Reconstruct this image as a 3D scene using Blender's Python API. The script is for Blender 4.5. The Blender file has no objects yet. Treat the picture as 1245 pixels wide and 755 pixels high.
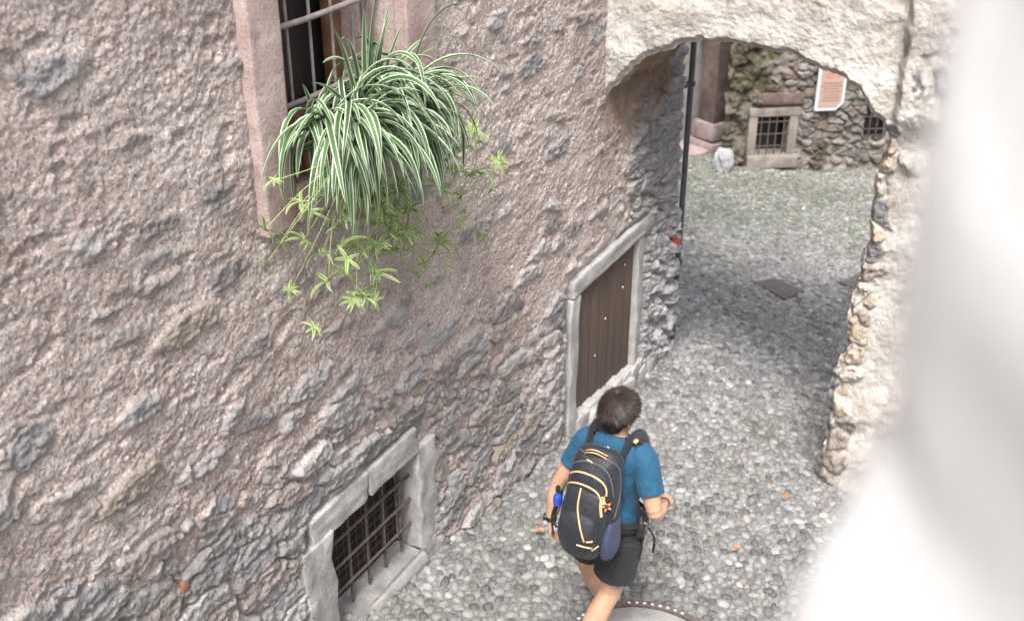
import bpy, bmesh, math, random
import numpy as np
from mathutils import Vector, Matrix
from mathutils.bvhtree import BVHTree
random.seed(7); RNG=np.random.default_rng(7)
SC=bpy.context.scene; COL=SC.collection
V=lambda *a: np.array(a,float)

# ------------------------------------------------------------------ camera frame
F=1400.; CX,CY=622.5,377.5
PT=math.radians(27.8); AZ=math.radians(28.5)
CAM=V(3.1,0,4.65)
FW=V(-math.sin(AZ)*math.cos(PT), math.cos(AZ)*math.cos(PT), -math.sin(PT))
RT=V(math.cos(AZ), math.sin(AZ),0); UP=np.cross(RT,FW)
def ray(x,y): return FW+RT*(x-CX)/F-UP*(y-CY)/F

# ------------------------------------------------------------------ noise
def _h(ix,iy,seed):
    n=(ix.astype(np.int64)*374761393+iy.astype(np.int64)*668265263+seed*1442695041)&0xffffffff
    n=((n^(n>>13))*1274126177)&0xffffffff
    n=((n^(n>>16))*2246822519)&0xffffffff
    n^=(n>>15)
    return (n&0xffffff)/float(0xffffff)
def vn(x,y,seed=0):
    ix=np.floor(x).astype(np.int64); iy=np.floor(y).astype(np.int64)
    fx=x-ix; fy=y-iy
    def g(i,j,dx,dy):
        a=_h(i,j,seed)*6.2831853
        return np.cos(a)*dx+np.sin(a)*dy
    u=fx*fx*fx*(fx*(fx*6-15)+10); v=fy*fy*fy*(fy*(fy*6-15)+10)
    a=g(ix,iy,fx,fy); b=g(ix+1,iy,fx-1,fy); c=g(ix,iy+1,fx,fy-1); d=g(ix+1,iy+1,fx-1,fy-1)
    return (a+(b-a)*u+(c-a)*v+(a-b-c+d)*u*v)*1.4
def fbm(x,y,seed=0,o=4,g=.5):
    s=0; a=1
    for i in range(o):
        s=s+a*vn(x,y,seed+i*17); a*=g
        x,y=x*1.62+y*1.18+3.7,-x*1.18+y*1.62+1.3
    return s
def ridged(x,y,seed=0,o=3):
    s=0;a=1
    for i in range(o):
        s=s+a*(1-np.abs(vn(x,y,seed+i*13))*2); a*=.5
        x,y=x*1.9+.3,y*1.9+.7
    return s/1.75
def voro(x,y,seed=0,jit=.85):
    ix=np.floor(x).astype(np.int64); iy=np.floor(y).astype(np.int64)
    f1=np.full(x.shape,9.); f2=np.full(x.shape,9.); r=np.zeros(x.shape); dx=np.zeros(x.shape); dy=np.zeros(x.shape)
    for i in (-1,0,1):
        for j in (-1,0,1):
            cx=ix+i; cy=iy+j
            px=cx+.5+(_h(cx,cy,seed)-.5)*jit; py=cy+.5+(_h(cx,cy,seed+5)-.5)*jit
            d=np.hypot(px-x,py-y); n=d<f1
            f2=np.where(n,f1,np.minimum(f2,d)); f1=np.where(n,d,f1)
            r=np.where(n,_h(cx,cy,seed+9),r); dx=np.where(n,x-px,dx); dy=np.where(n,y-py,dy)
    return f1,f2,r,dx,dy
def ss(a,b,x):
    t=np.clip((x-a)/(b-a),0,1); return t*t*(3-2*t)
def frac(x): return x-np.floor(x)

# ------------------------------------------------------------------ objects
WL={}
def link(name,me,mat,parent=None,loc=None):
    o=bpy.data.objects.new(name,me); COL.objects.link(o)
    if mat: me.materials.append(mat)
    if parent is not None: o.parent=parent; WL[o]=WL[parent]
    else:
        WL[o]=V(0,0,0)
        if loc is not None: o.location=loc; WL[o]=V(*loc)
    return o
def tag(o,label=None,cat=None,group=None,kind=None):
    if label: o['label']=label
    if cat: o['category']=cat
    if group: o['group']=group
    if kind: o['kind']=kind
    return o
def thing(name,label,cat,loc,group=None):
    o=bpy.data.objects.new(name,None); COL.objects.link(o); o.location=loc; o.empty_display_size=.1
    WL[o]=V(*loc); return tag(o,label,cat,group)
def origin(parent,loc):
    if parent is not None: return WL[parent]
    return V(*loc) if loc is not None else V(0,0,0)
def grid_obj(name,P,mat,parent=None,attrs={},keep=None,loc=None,smooth=True,flip=False):
    ny,nx=P.shape[:2]
    idx=np.arange(ny*nx).reshape(ny,nx)
    q=np.stack([idx[:-1,:-1],idx[:-1,1:],idx[1:,1:],idx[1:,:-1]],-1)
    if flip: q=q[...,::-1]
    q=q.reshape(-1,4)
    if keep is not None: q=q[keep.reshape(-1)]
    verts=P.reshape(-1,3)-origin(parent,loc)
    return raw_obj(name,verts,q,mat,parent,attrs,loc,smooth)
def raw_obj(name,verts,q,mat,parent=None,attrs={},loc=None,smooth=True):
    me=bpy.data.meshes.new(name); k=q.shape[1]
    me.vertices.add(len(verts)); me.vertices.foreach_set('co',np.ascontiguousarray(verts,dtype=np.float32).ravel())
    me.loops.add(q.size); me.loops.foreach_set('vertex_index',q.astype(np.int32).ravel())
    me.polygons.add(len(q)); me.polygons.foreach_set('loop_start',(np.arange(len(q))*k).astype(np.int32))
    me.update(calc_edges=True)
    if smooth: me.polygons.foreach_set('use_smooth',np.ones(len(q),bool))
    for a,v in attrs.items():
        at=me.attributes.new(a,'FLOAT','POINT'); at.data.foreach_set('value',np.ascontiguousarray(v,dtype=np.float32).ravel())
    me.validate(); me.update()
    return link(name,me,mat,parent,loc)
def crs(pts,n):
    """Catmull-Rom resample rows of pts"""
    P=np.array(pts,float); P=np.vstack([2*P[0]-P[1],P,2*P[-1]-P[-2]]); out=[]
    m=len(P)-3
    for k in range(n):
        t=k/(n-1)*m; i=min(int(t),m-1); t-=i
        a,b,c,d=P[i:i+4]
        out.append(.5*((2*b)+(c-a)*t+(2*a-5*b+4*c-d)*t*t+(3*b-a-3*c+d)*t**3))
    return np.array(out)
class MB:
    def __init__(s): s.v=[]; s.f=[]; s.a=[]
    def box(s,c,h,R=None,jit=0,bev=0):
        """box with centre c and half sizes h; bevelled edges if bev"""
        c=np.array(c,float); h=np.array(h,float); R=np.eye(3) if R is None else np.array(R)
        bm=bmesh.new(); bmesh.ops.create_cube(bm,size=2)
        for v in bm.verts:
            v.co=Vector((v.co.x*h[0],v.co.y*h[1],v.co.z*h[2]))
            if jit: v.co+=Vector([random.uniform(-jit,jit) for _ in range(3)])
        if bev: bmesh.ops.bevel(bm,geom=bm.edges[:],offset=bev,segments=2,affect='EDGES',profile=.6)
        s.addbm(bm,c,R)
    def addbm(s,bm,c=(0,0,0),R=None):
        R=np.eye(3) if R is None else R; b=len(s.v); bm.verts.ensure_lookup_table(); bm.verts.index_update()
        for v in bm.verts: s.v.append(np.array(c)+R@np.array(v.co[:]))
        for f in bm.faces: s.f.append([b+v.index for v in f.verts])
        bm.free()
    def loft(s,pts,rad,n=14,ref=(0,1,0),exp=2.0,cap=True):
        pts=np.array(pts,float); rad=np.array([(r,r) if np.isscalar(r) else tuple(r) for r in rad],float)
        ref=np.array(ref,float); b=len(s.v); m=len(pts)
        for i in range(m):
            t=pts[min(i+1,m-1)]-pts[max(i-1,0)]; t/=np.linalg.norm(t)+1e-9
            sd=np.cross(t,ref); l=np.linalg.norm(sd)
            if l<1e-3: sd=np.cross(t,V(1,.1,0)); l=np.linalg.norm(sd)
            sd/=l; u=np.cross(sd,t)
            for k in range(n):
                a=2*math.pi*k/n; c,sn=math.cos(a),math.sin(a)
                if exp!=2: c=math.copysign(abs(c)**(2/exp),c); sn=math.copysign(abs(sn)**(2/exp),sn)
                s.v.append(pts[i]+sd*rad[i,0]*c+u*rad[i,1]*sn)
        for i in range(m-1):
            for k in range(n):
                k2=(k+1)%n; s.f.append([b+i*n+k,b+i*n+k2,b+(i+1)*n+k2,b+(i+1)*n+k])
        if cap:
            for i,rev in ((0,True),(m-1,False)):
                c=len(s.v); s.v.append(pts[i].copy())
                for k in range(n):
                    k2=(k+1)%n; tri=[b+i*n+k,b+i*n+k2,c]
                    s.f.append(tri[::-1] if rev else tri)
    def ball(s,c,r,R=None,sub=3,noise=0):
        bm=bmesh.new(); bmesh.ops.create_icosphere(bm,subdivisions=sub,radius=1)
        r=np.array(r if not np.isscalar(r) else (r,r,r),float)
        for v in bm.verts:
            k=1+noise*(random.random()-.5); v.co=Vector((v.co.x*r[0]*k,v.co.y*r[1]*k,v.co.z*r[2]*k))
        s.addbm(bm,c,R)
    def tube(s,pts,r,n=8): s.loft(pts,[r]*len(pts),n,ref=(.13,.31,.94))
    def prism(s,poly,o,eu,ez,en,th,bev=0):
        """outline poly in (u,z), extruded th along -en"""
        bm=bmesh.new(); vs=[bm.verts.new((p[0],p[1],0)) for p in poly]; f=bm.faces.new(vs)
        r=bmesh.ops.extrude_face_region(bm,geom=[f]); 
        for g in r['geom']:
            if isinstance(g,bmesh.types.BMVert): g.co.z-=th
        bmesh.ops.recalc_face_normals(bm,faces=bm.faces[:])
        if bev: bmesh.ops.bevel(bm,geom=bm.edges[:],offset=bev,segments=2,affect='EDGES',profile=.6)
        s.addbm(bm,o,np.array([eu,ez,en]).T)
    def bvh(s): return BVHTree.FromPolygons([Vector(v) for v in s.v],s.f)
    def build(s,name,mat,parent=None,loc=None,smooth=True,attrs={},remesh=0,sm=0):
        me=bpy.data.meshes.new(name); o0=origin(parent,loc)
        me.from_pydata([tuple(v-o0) for v in s.v],[],s.f)
        if smooth:
            me.polygons.foreach_set('use_smooth',np.ones(len(me.polygons),bool))
        for a,v in attrs.items():
            at=me.attributes.new(a,'FLOAT','POINT'); at.data.foreach_set('value',np.array(v,dtype=np.float32))
        bm=bmesh.new(); bm.from_mesh(me); bmesh.ops.recalc_face_normals(bm,faces=bm.faces[:]); bm.to_mesh(me); bm.free()
        o=link(name,me,mat,parent,loc)
        if smooth and not remesh:
            try: me.set_sharp_from_angle(angle=math.radians(50))
            except Exception: pass
        if remesh:
            m=o.modifiers.new('r','REMESH'); m.mode='VOXEL'; m.voxel_size=remesh; m.use_smooth_shade=True
            if sm: m=o.modifiers.new('s','SMOOTH'); m.factor=.5; m.iterations=sm
        return o
def copyobj(o,parent,loc,rot=(0,0,0),sc=1):
    c=o.copy(); COL.objects.link(c); c.parent=parent; c.location=loc; c.rotation_euler=rot; c.scale=(sc,)*3; return c

# ------------------------------------------------------------------ materials
class NT:
    def __init__(s,name):
        s.m=bpy.data.materials.new(name); s.m.use_nodes=True; s.t=s.m.node_tree; s.b=s.t.nodes['Principled BSDF']
        s.b.inputs['Roughness'].default_value=.85; s.b.inputs['Specular IOR Level'].default_value=.3
    def n(s,ty,ins={},**kw):
        n=s.t.nodes.new(ty)
        for k,v in kw.items(): setattr(n,k,v)
        for k,v in ins.items():
            if isinstance(v,tuple) and len(v)==2 and hasattr(v[0],'outputs'): s.t.links.new(v[0].outputs[v[1]],n.inputs[k])
            elif hasattr(v,'is_output'): s.t.links.new(v,n.inputs[k])
            else: n.inputs[k].default_value=v
        return n
    def coord(s): 
        if not hasattr(s,'_c'): s._c=s.n('ShaderNodeTexCoord').outputs['Object']
        return s._c
    def noise(s,scale,detail=4,rough=.55,sc=None,out='Fac'):
        v=s.coord()
        if sc: v=s.n('ShaderNodeMapping',{'Vector':v,'Scale':sc}).outputs[0]
        return s.n('ShaderNodeTexNoise',{'Vector':v,'Scale':scale,'Detail':detail,'Roughness':rough}).outputs[out]
    def ramp(s,fac,stops,interp='LINEAR'):
        r=s.n('ShaderNodeValToRGB',{'Fac':fac}); r.color_ramp.interpolation=interp; e=r.color_ramp.elements
        while len(e)<len(stops): e.new(.5)
        for i,(p,c) in enumerate(stops):
            e[i].position=p; e[i].color=(*c,1) if len(c)==3 else c
        return r.outputs['Color']
    def mix(s,f,a,b,bt='MIX'):
        m=s.n('ShaderNodeMix',data_type='RGBA',blend_type=bt)
        for sk,v in ((m.inputs[0],f),(m.inputs[6],a),(m.inputs[7],b)):
            if hasattr(v,'is_output'): s.t.links.new(v,sk)
            else: sk.default_value=(*v,1) if isinstance(v,tuple) and len(v)==3 else v
        return m.outputs[2]
    def math(s,op,a,b=0.,c=0.,clamp=False):
        m=s.n('ShaderNodeMath',operation=op,use_clamp=clamp)
        for i,v in enumerate((a,b,c)):
            if hasattr(v,'is_output'): s.t.links.new(v,m.inputs[i])
            else: m.inputs[i].default_value=v
        return m.outputs[0]
    def attr(s,name): return s.n('ShaderNodeAttribute',attribute_name=name).outputs['Fac']
    def mr(s,v,a,b,c=0.,d=1.): return s.n('ShaderNodeMapRange',{'Value':v,'From Min':a,'From Max':b,'To Min':c,'To Max':d}).outputs[0]
    def col(s,c):
        if hasattr(c,'is_output'): s.t.links.new(c,s.b.inputs['Base Color'])
        else: s.b.inputs['Base Color'].default_value=(*c,1)
    def bump(s,h,dist=.01,strength=1.,prev=None):
        n=s.n('ShaderNodeBump',{'Height':h,'Distance':dist,'Strength':strength})
        if prev is not None: s.t.links.new(prev,n.inputs['Normal'])
        s.t.links.new(n.outputs[0],s.b.inputs['Normal']); return n.outputs[0]
def rockbump(M,k=1.,dist=.008):
    a=M.noise(38*k,6,.62); b=M.noise(140*k,3,.6)
    h=M.math('ADD',a,M.math('MULTIPLY',b,.35)); return M.bump(h,dist,1.)
def simple(name,c,var=.25,scale=8,rough=.8,bs=60,bd=.002,spec=.3,metal=0):
    M=NT(name); M.b.inputs['Roughness'].default_value=rough; M.b.inputs['Specular IOR Level'].default_value=spec; M.b.inputs['Metallic'].default_value=metal
    n=M.noise(scale,5,.6); lo=tuple(x*(1-var) for x in c); hi=tuple(min(1,x*(1+var)) for x in c)
    M.col(M.ramp(n,[(.3,lo),(.7,hi)]))
    if bd: M.bump(M.noise(bs,4,.6),bd)
    return M.m

STONES=[(0,(.17,.17,.178)),(.12,(.27,.272,.285)),(.28,(.36,.362,.375)),(.44,(.32,.275,.25)),(.58,(.47,.465,.455)),(.70,(.38,.32,.25)),(.76,(.33,.335,.35)),(.90,(.54,.535,.53))]
def wallmat():
    M=NT('old_render_and_rubble')
    big=M.noise(1.3,5,.6); med=M.noise(9,6,.65); fine=M.noise(70,4,.7)
    pl=M.ramp(big,[(.30,(.355,.285,.262)),(.5,(.485,.412,.388)),(.70,(.58,.515,.49))])
    pl=M.mix(M.mr(med,.45,.75),pl,(.50,.46,.44)); pl=M.mix(M.mr(med,.45,.28,0,.6),pl,(.235,.19,.175))
    pl=M.mix(.65,pl,M.ramp(fine,[(.3,(.5,.5,.5)),(.7,(1.25,1.22,1.2))]),'MULTIPLY')
    gr=M.n('ShaderNodeTexVoronoi',{'Vector':M.coord(),'Scale':95.}).outputs['Color']; grv=M.n('ShaderNodeSeparateColor',{'Color':gr}).outputs[0]
    pl=M.mix(.8,pl,M.ramp(grv,[(0,(.50,.47,.45)),(.12,(.80,.79,.78)),(.5,(1.0,1.0,1.0)),(.85,(1.12,1.12,1.12)),(1,(1.45,1.45,1.45))]),'MULTIPLY')
    st=M.ramp(M.attr('tint'),STONES,'CONSTANT')
    st=M.mix(M.mr(M.noise(22,6,.7,sc=(1,.5,1)),.35,.7),M.mix(.5,st,(.19,.18,.18)),M.mix(.3,st,(.62,.60,.58)))
    st=M.mix(M.mr(M.noise(5,4,.6),.60,.76,0,.5),st,(.35,.27,.18))
    st=M.mix(1.,st,(.88,.86,.85),'MULTIPLY')
    c=M.mix(M.attr('stone'),pl,st)
    grey=M.mix(M.mr(M.noise(12,6,.7),.35,.65),(.20,.20,.215),(.50,.495,.50))
    c=M.mix(M.attr('grey'),c,grey)
    brown=M.ramp(M.noise(7,6,.65,sc=(1,3,1)),[(.3,(.17,.115,.085)),(.7,(.32,.235,.18))])
    c=M.mix(M.attr('brown'),c,brown)
    M.col(c); M.b.inputs['Roughness'].default_value=.92; M.b.inputs['Specular IOR Level'].default_value=.2
    a_=M.noise(45,6,.68); b_=M.noise(190,4,.7); vv=M.n('ShaderNodeTexVoronoi',{'Vector':M.coord(),'Scale':55.}).outputs['Distance']
    M.bump(M.math('ADD',M.math('ADD',a_,M.math('MULTIPLY',b_,.5)),M.math('MULTIPLY',vv,.35)),.016,1.)
    return M.m
def archmat():
    M=NT('limewash_and_stone')
    med=M.noise(6,6,.65); fine=M.noise(55,5,.7)
    w=M.ramp(med,[(.32,(.26,.24,.215)),(.5,(.38,.362,.338)),(.68,(.46,.45,.435))])
    w=M.mix(.5,w,M.ramp(fine,[(.32,(.62,.60,.57)),(.55,(1.06,1.06,1.06))]),'MULTIPLY')
    crk=M.n('ShaderNodeTexVoronoi',{'Vector':M.n('ShaderNodeVectorMath',{0:M.coord(),1:M.n('ShaderNodeVectorMath',{0:M.noise(9,4,.6,out='Color'),1:(.12,.12,.12)},operation='MULTIPLY').outputs[0]},operation='ADD').outputs[0],'Scale':6.},feature='DISTANCE_TO_EDGE').outputs['Distance']
    ck=M.math('MULTIPLY',M.mr(crk,.016,.0),M.mr(M.noise(4,3,.5),.44,.52))
    w=M.mix(M.math('MULTIPLY',ck,.75),w,(.25,.19,.14))
    st=M.ramp(M.attr('tint'),[(0,(.10,.10,.115)),(.2,(.31,.25,.185)),(.4,(.21,.175,.15)),(.55,(.36,.30,.235)),(.7,(.17,.165,.17)),(.82,(.45,.41,.36))],'CONSTANT')
    st=M.mix(M.mr(M.noise(24,6,.7),.4,.7),M.mix(.4,st,(.10,.09,.085)),M.mix(.25,st,(.7,.68,.64)))
    c=M.mix(M.attr('stone'),w,st)
    c=M.mix(M.attr('lichen'),c,(.13,.13,.125))
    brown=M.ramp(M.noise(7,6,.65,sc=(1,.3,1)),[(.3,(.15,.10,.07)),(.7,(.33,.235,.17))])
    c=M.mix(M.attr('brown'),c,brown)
    M.col(c); M.b.inputs['Roughness'].default_value=.93; M.b.inputs['Specular IOR Level'].default_value=.2
    rockbump(M,1.6,.006); return M.m
def backmat():
    M=NT('mossy_rubble')
    st=M.ramp(M.attr('tint'),[(0,(.16,.15,.15)),(.15,(.27,.25,.225)),(.35,(.36,.34,.31)),(.5,(.25,.18,.15)),(.62,(.42,.40,.37)),(.78,(.30,.25,.20)),(.9,(.22,.215,.22))],'CONSTANT')
    st=M.mix(M.mr(M.noise(14,6,.7),.35,.7),M.mix(.4,st,(.09,.085,.08)),M.mix(.2,st,(.5,.48,.45)))
    mort=M.ramp(M.noise(8,5,.6),[(.3,(.20,.18,.16)),(.7,(.40,.37,.34))])
    c=M.mix(M.attr('stone'),mort,st)
    mossc=M.ramp(M.noise(16,6,.7),[(.3,(.04,.038,.022)),(.5,(.10,.092,.05)),(.7,(.22,.19,.125))])
    c=M.mix(M.attr('moss'),c,mossc)
    c=M.mix(1.,c,(.56,.55,.54),'MULTIPLY'); M.col(c); rockbump(M,.6,.02); return M.m  # final multiply puts the shade of the alley's far end into the colour
def blockmat(name,a,b,c3,sc=30):
    M=NT(name); n=M.noise(5,5,.6); f=M.noise(sc*3,4,.75)
    c=M.ramp(n,[(.3,a),(.5,b),(.7,c3)]); c=M.mix(.6,c,M.ramp(f,[(.35,(.55,.55,.55)),(.65,(1.2,1.2,1.2))]),'MULTIPLY')
    M.col(c); h=M.math('ADD',M.noise(12,5,.6),M.math('MULTIPLY',M.noise(90,4,.7),.35)); M.bump(h,.012,1.); return M.m
def woodmat():
    M=NT('weathered_wood'); g=M.noise(6,6,.7,sc=(6,14,.35)); g2=M.noise(40,4,.7,sc=(4,6,.25))
    c=M.ramp(g,[(.3,(.052,.034,.028)),(.55,(.105,.072,.060)),(.75,(.17,.125,.105))]); c=M.mix(.4,c,M.ramp(g2,[(.35,(.5,.5,.5)),(.6,(1.3,1.3,1.3))]),'MULTIPLY')
    M.col(c); M.b.inputs['Roughness'].default_value=.7; M.bump(g2,.003,1.); return M.m
def pebblemat():
    M=NT('river_pebbles')
    st=M.ramp(M.attr('tint'),[(0,(.075,.077,.082)),(.10,(.15,.15,.156)),(.3,(.22,.22,.225)),(.5,(.29,.288,.28)),(.68,(.37,.365,.35)),(.82,(.245,.21,.185)),(.88,(.33,.33,.34)),(.96,(.5,.49,.47))],'CONSTANT')
    st=M.mix(M.mr(M.noise(45,6,.7),.35,.7),M.mix(.35,st,(.06,.06,.06)),M.mix(.22,st,(.62,.61,.59)))
    st=M.mix(.6,st,M.ramp(M.noise(1.1,5,.6),[(.3,(.55,.56,.58)),(.6,(1.12,1.12,1.12))]),'MULTIPLY')
    st=M.mix(1.,st,(.74,.745,.75),'MULTIPLY')
    st=M.mix(M.math('MULTIPLY',M.attr('moss'),M.mr(M.noise(11,5,.7),.42,.62)),st,(.07,.082,.042))
    M.col(st); M.b.inputs['Roughness'].default_value=.62; M.b.inputs['Specular IOR Level'].default_value=.4
    M.bump(M.noise(120,4,.6),.0025,1.); return M.m
def mortarmat():
    M=NT('mortar_bed'); n=M.noise(3,6,.65)
    c=M.ramp(n,[(.3,(.13,.13,.128)),(.55,(.235,.233,.228)),(.75,(.33,.327,.32))])
    c=M.mix(.5,c,M.ramp(M.noise(90,4,.7),[(.35,(.6,.6,.6)),(.65,(1.2,1.2,1.2))]),'MULTIPLY')
    c=M.mix(M.math('MULTIPLY',M.attr('moss'),M.mr(M.noise(9,6,.7),.38,.58)),c,(.065,.085,.035))
    M.col(c); M.bump(M.noise(70,5,.7),.008,1.); return M.m
def leafmat(name,edge,core):
    M=NT(name); v=M.math('ABSOLUTE',M.attr('across')); f=M.mr(v,.52,.68)
    e=M.mix(M.mr(M.noise(9,2,.5),.35,.65),edge,tuple(x*.8 for x in edge)); k=M.mix(M.attr('tone'),core,tuple(x*.45 for x in core))
    M.col(M.mix(f,k,e)); M.b.inputs['Roughness'].default_value=.45
    M.b.inputs['Subsurface Weight'].default_value=0
    tr=M.n('ShaderNodeBsdfTranslucent',{'Color':M.mix(f,core,edge)})
    mx=M.n('ShaderNodeMixShader',{0:.28,1:M.b.outputs[0],2:tr.outputs[0]}); M.t.links.new(mx.outputs[0],M.t.nodes['Material Output'].inputs[0])
    return M.m
def clothmat(name,c,bs=180,bd=.0012,fold=.008,fs=9,rough=.85,var=.12,sc=(1,1,1)):
    M=NT(name); M.b.inputs['Roughness'].default_value=rough; M.b.inputs['Sheen Weight'].default_value=.06
    M.col(M.ramp(M.noise(14,4,.6),[(.3,tuple(x*(1-var) for x in c)),(.7,tuple(x*(1+var) for x in c))]))
    p=M.bump(M.noise(fs,3,.5,sc=sc),fold,1.); M.bump(M.noise(bs,2,.5),bd,.6,p); return M.m
WALL=wallmat(); ARCH=archmat(); BACK=backmat(); WOOD=woodmat(); PEB=pebblemat(); MORT=mortarmat()
GREYB=blockmat('grey_limestone',(.23,.222,.218),(.33,.322,.315),(.44,.43,.42))
PINKB=blockmat('pink_granite',(.25,.175,.165),(.34,.26,.245),(.44,.36,.34))
REDB=blockmat('red_stone',(.075,.05,.045),(.115,.082,.075),(.18,.135,.125)); PINKD=blockmat('pink_base_stone',(.17,.125,.12),(.25,.195,.19),(.33,.28,.275))  # red stone colour lowered to stand for shade at the rear
PALEB=blockmat('pale_rock',(.17,.17,.18),(.32,.325,.34),(.46,.46,.47),22)
BUFF=blockmat('buff_window_stone',(.15,.125,.115),(.22,.19,.175),(.29,.26,.24))
IRON=simple('rusty_iron',(.085,.066,.06),.4,30,.75,90,.002); LIRON=simple('worn_grey_iron',(.22,.19,.185),.3,20,.6,90,.002)
DARK=simple('dark_glass',(.02,.02,.022),.3,4,.25,20,0,.5)
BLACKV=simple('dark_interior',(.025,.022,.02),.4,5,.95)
BWOOD=simple('brown_window_wood',(.17,.092,.055),.35,12,.6,60,.002)
PIPE=simple('dark_pipe_metal',(.08,.08,.088),.25,14,.5,40,.001,.5)
PLAST=simple('pale_grey_plaster',(.26,.25,.247),.25,6,.9,40,.006)

# ------------------------------------------------------------------ ground
def gz(y): return .16-.146*(y-3.82)
def gh(x,y):
    return np.where(y<18.5,gz(y),gz(18.5))+.025*fbm(x*.7,y*.7,77,3)+.006*fbm(x*5,y*5,78,3)
def mossf(x,y):
    n=fbm(x*.6,y*.6,31,3)
    far=ss(11.0,15.0,y)*.95*ss(2.2,-1.,x)+ .25*ss(-.1,.5,n)
    return np.clip(far+.3*n*ss(11,14,y)+.35*ss(.75,.1,x)*ss(6.5,4,y)*ss(-.2,.4,n),0,1)
MH=(1.50,4.475,.455)      # round cover
DR=[]                    # drain plates as corner lists
def plate(p): return [V(*q) for q in p]
DR.append(plate([(.07,11.07),(.20,11.36),(.60,11.17),(.50,10.74)]))
DR.append(plate([(.84,11.70),(.95,12.14),(1.35,11.95),(1.22,11.5)]))
gx=np.concatenate([np.arange(-60,-4,4.),np.arange(-4,4.5,.04),np.arange(4.5,60,4.)])
gy=np.concatenate([np.arange(-40,1,3.),np.arange(1,19,.04),np.arange(19,22,1.),np.arange(22,80,6.)])
X,Y=np.meshgrid(gx,gy); Z=gh(X,Y)-.014
ground=grid_obj('cobbled_ground',np.stack([X,Y,Z],-1),MORT,attrs={'moss':mossf(X,Y)})
tag(ground,kind='structure')
def inside(poly,x,y,grow=0.):
    c=np.mean(poly,axis=0); ok=np.ones_like(x,bool)
    for i in range(len(poly)):
        a=c+(poly[i]-c)*(1+grow); b=c+(poly[(i+1)%len(poly)]-c)*(1+grow)
        cr=(b[0]-a[0])*(y-a[1])-(b[1]-a[1])*(x-a[0]); cc=(b[0]-a[0])*(c[1]-a[1])-(b[1]-a[1])*(c[0]-a[0])
        ok&=(cr*cc>0)
    return ok
def pebbles():
    cell=.05; occ={}; out=[]
    xs=[]
    # dart throwing, big stones first
    def visible(x,y):
        return (x<2.35 and x>-.15 and 3.3<y<9.2) or (y>=8.9 and y<17.8 and -3.6<x<2.2)
    for rad,num in ((.033,7000),(.028,16000),(.024,50000),(.019,75000),(.0145,60000)):
        U=RNG.random((num,2))
        for k in range(num):
            # two regions by area
            if U[k,0]<.30: x=-.15+2.5*(U[k,0]/.30); y=3.3+5.9*U[k,1]
            else: x=-3.6+5.8*((U[k,0]-.30)/.70); y=8.9+8.9*U[k,1]
            i=int(x//.08); j=int(y//.08); ok=True
            for a in (-1,0,1):
                for b in (-1,0,1):
                    for (px,py,pr) in occ.get((i+a,j+b),()):
                        if (px-x)**2+(py-y)**2<(pr+rad)**2*.90: ok=False; break
                    if not ok: break
                if not ok: break
            if ok: occ.setdefault((i,j),[]).append((x,y,rad)); out.append((x,y,rad))
    return np.array(out)
pb=pebbles()
m=np.hypot(pb[:,0]-MH[0],pb[:,1]-MH[1])>MH[2]+.03
for d in DR: m&=~inside(d,pb[:,0],pb[:,1],.03)
pb=pb[m]; n=len(pb)
def pebble_mesh():
    NR,NS=3,10
    el=[0.0,.55,1.05]; base=[]
    for e in el:
        for k in range(NS):
            a=2*math.pi*k/NS; base.append((math.cos(a)*math.cos(e),math.sin(a)*math.cos(e),math.sin(e)))
    base.append((0,0,1)); base=np.array(base); base[:NS,2]=-.35
    q=[]
    for r in range(NR-1):
        for k in range(NS): k2=(k+1)%NS; q+= [(r*NS+k,r*NS+k2,(r+1)*NS+k2),(r*NS+k,(r+1)*NS+k2,(r+1)*NS+k)]
    for k in range(NS): q.append(((NR-1)*NS+k,(NR-1)*NS+(k+1)%NS,NR*NS))
    q=np.array(q); B=len(base)
    th=RNG.random(n)*np.pi; asp=1.0+.45*RNG.random(n); r=pb[:,2]*1.06
    tx=(RNG.random((n,2))-.5)*.35
    lx=base[None,:,0]*(r*asp)[:,None]; ly=base[None,:,1]*(r/np.sqrt(asp))[:,None]; lz=base[None,:,2]*(r*(.42+.34*RNG.random(n)))[:,None]
    wob=1+.20*(RNG.random((n,B))-.5); lx=lx*wob; ly=ly*wob
    lz=lz+lx*tx[:,:1]+ly*tx[:,1:]
    c,s_=np.cos(th)[:,None],np.sin(th)[:,None]
    x=pb[:,0][:,None]+lx*c-ly*s_; y=pb[:,1][:,None]+lx*s_+ly*c
    z0=gh(pb[:,0],pb[:,1])-.016+.006*RNG.random(n)
    P=np.stack([x,y,z0[:,None]+lz],-1).reshape(-1,3)
    Q=(q[None]+ (np.arange(n)*B)[:,None,None]).reshape(-1,3)
    tint=np.repeat(RNG.random(n),B); mo=np.repeat(mossf(pb[:,0],pb[:,1]),B)
    return P,Q,tint,mo
P_,Q_,t_,mo_=pebble_mesh()
peb=raw_obj('cobblestones',P_,Q_,PEB,ground,{'tint':t_,'moss':mo_})
print('pebbles',n)

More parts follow.
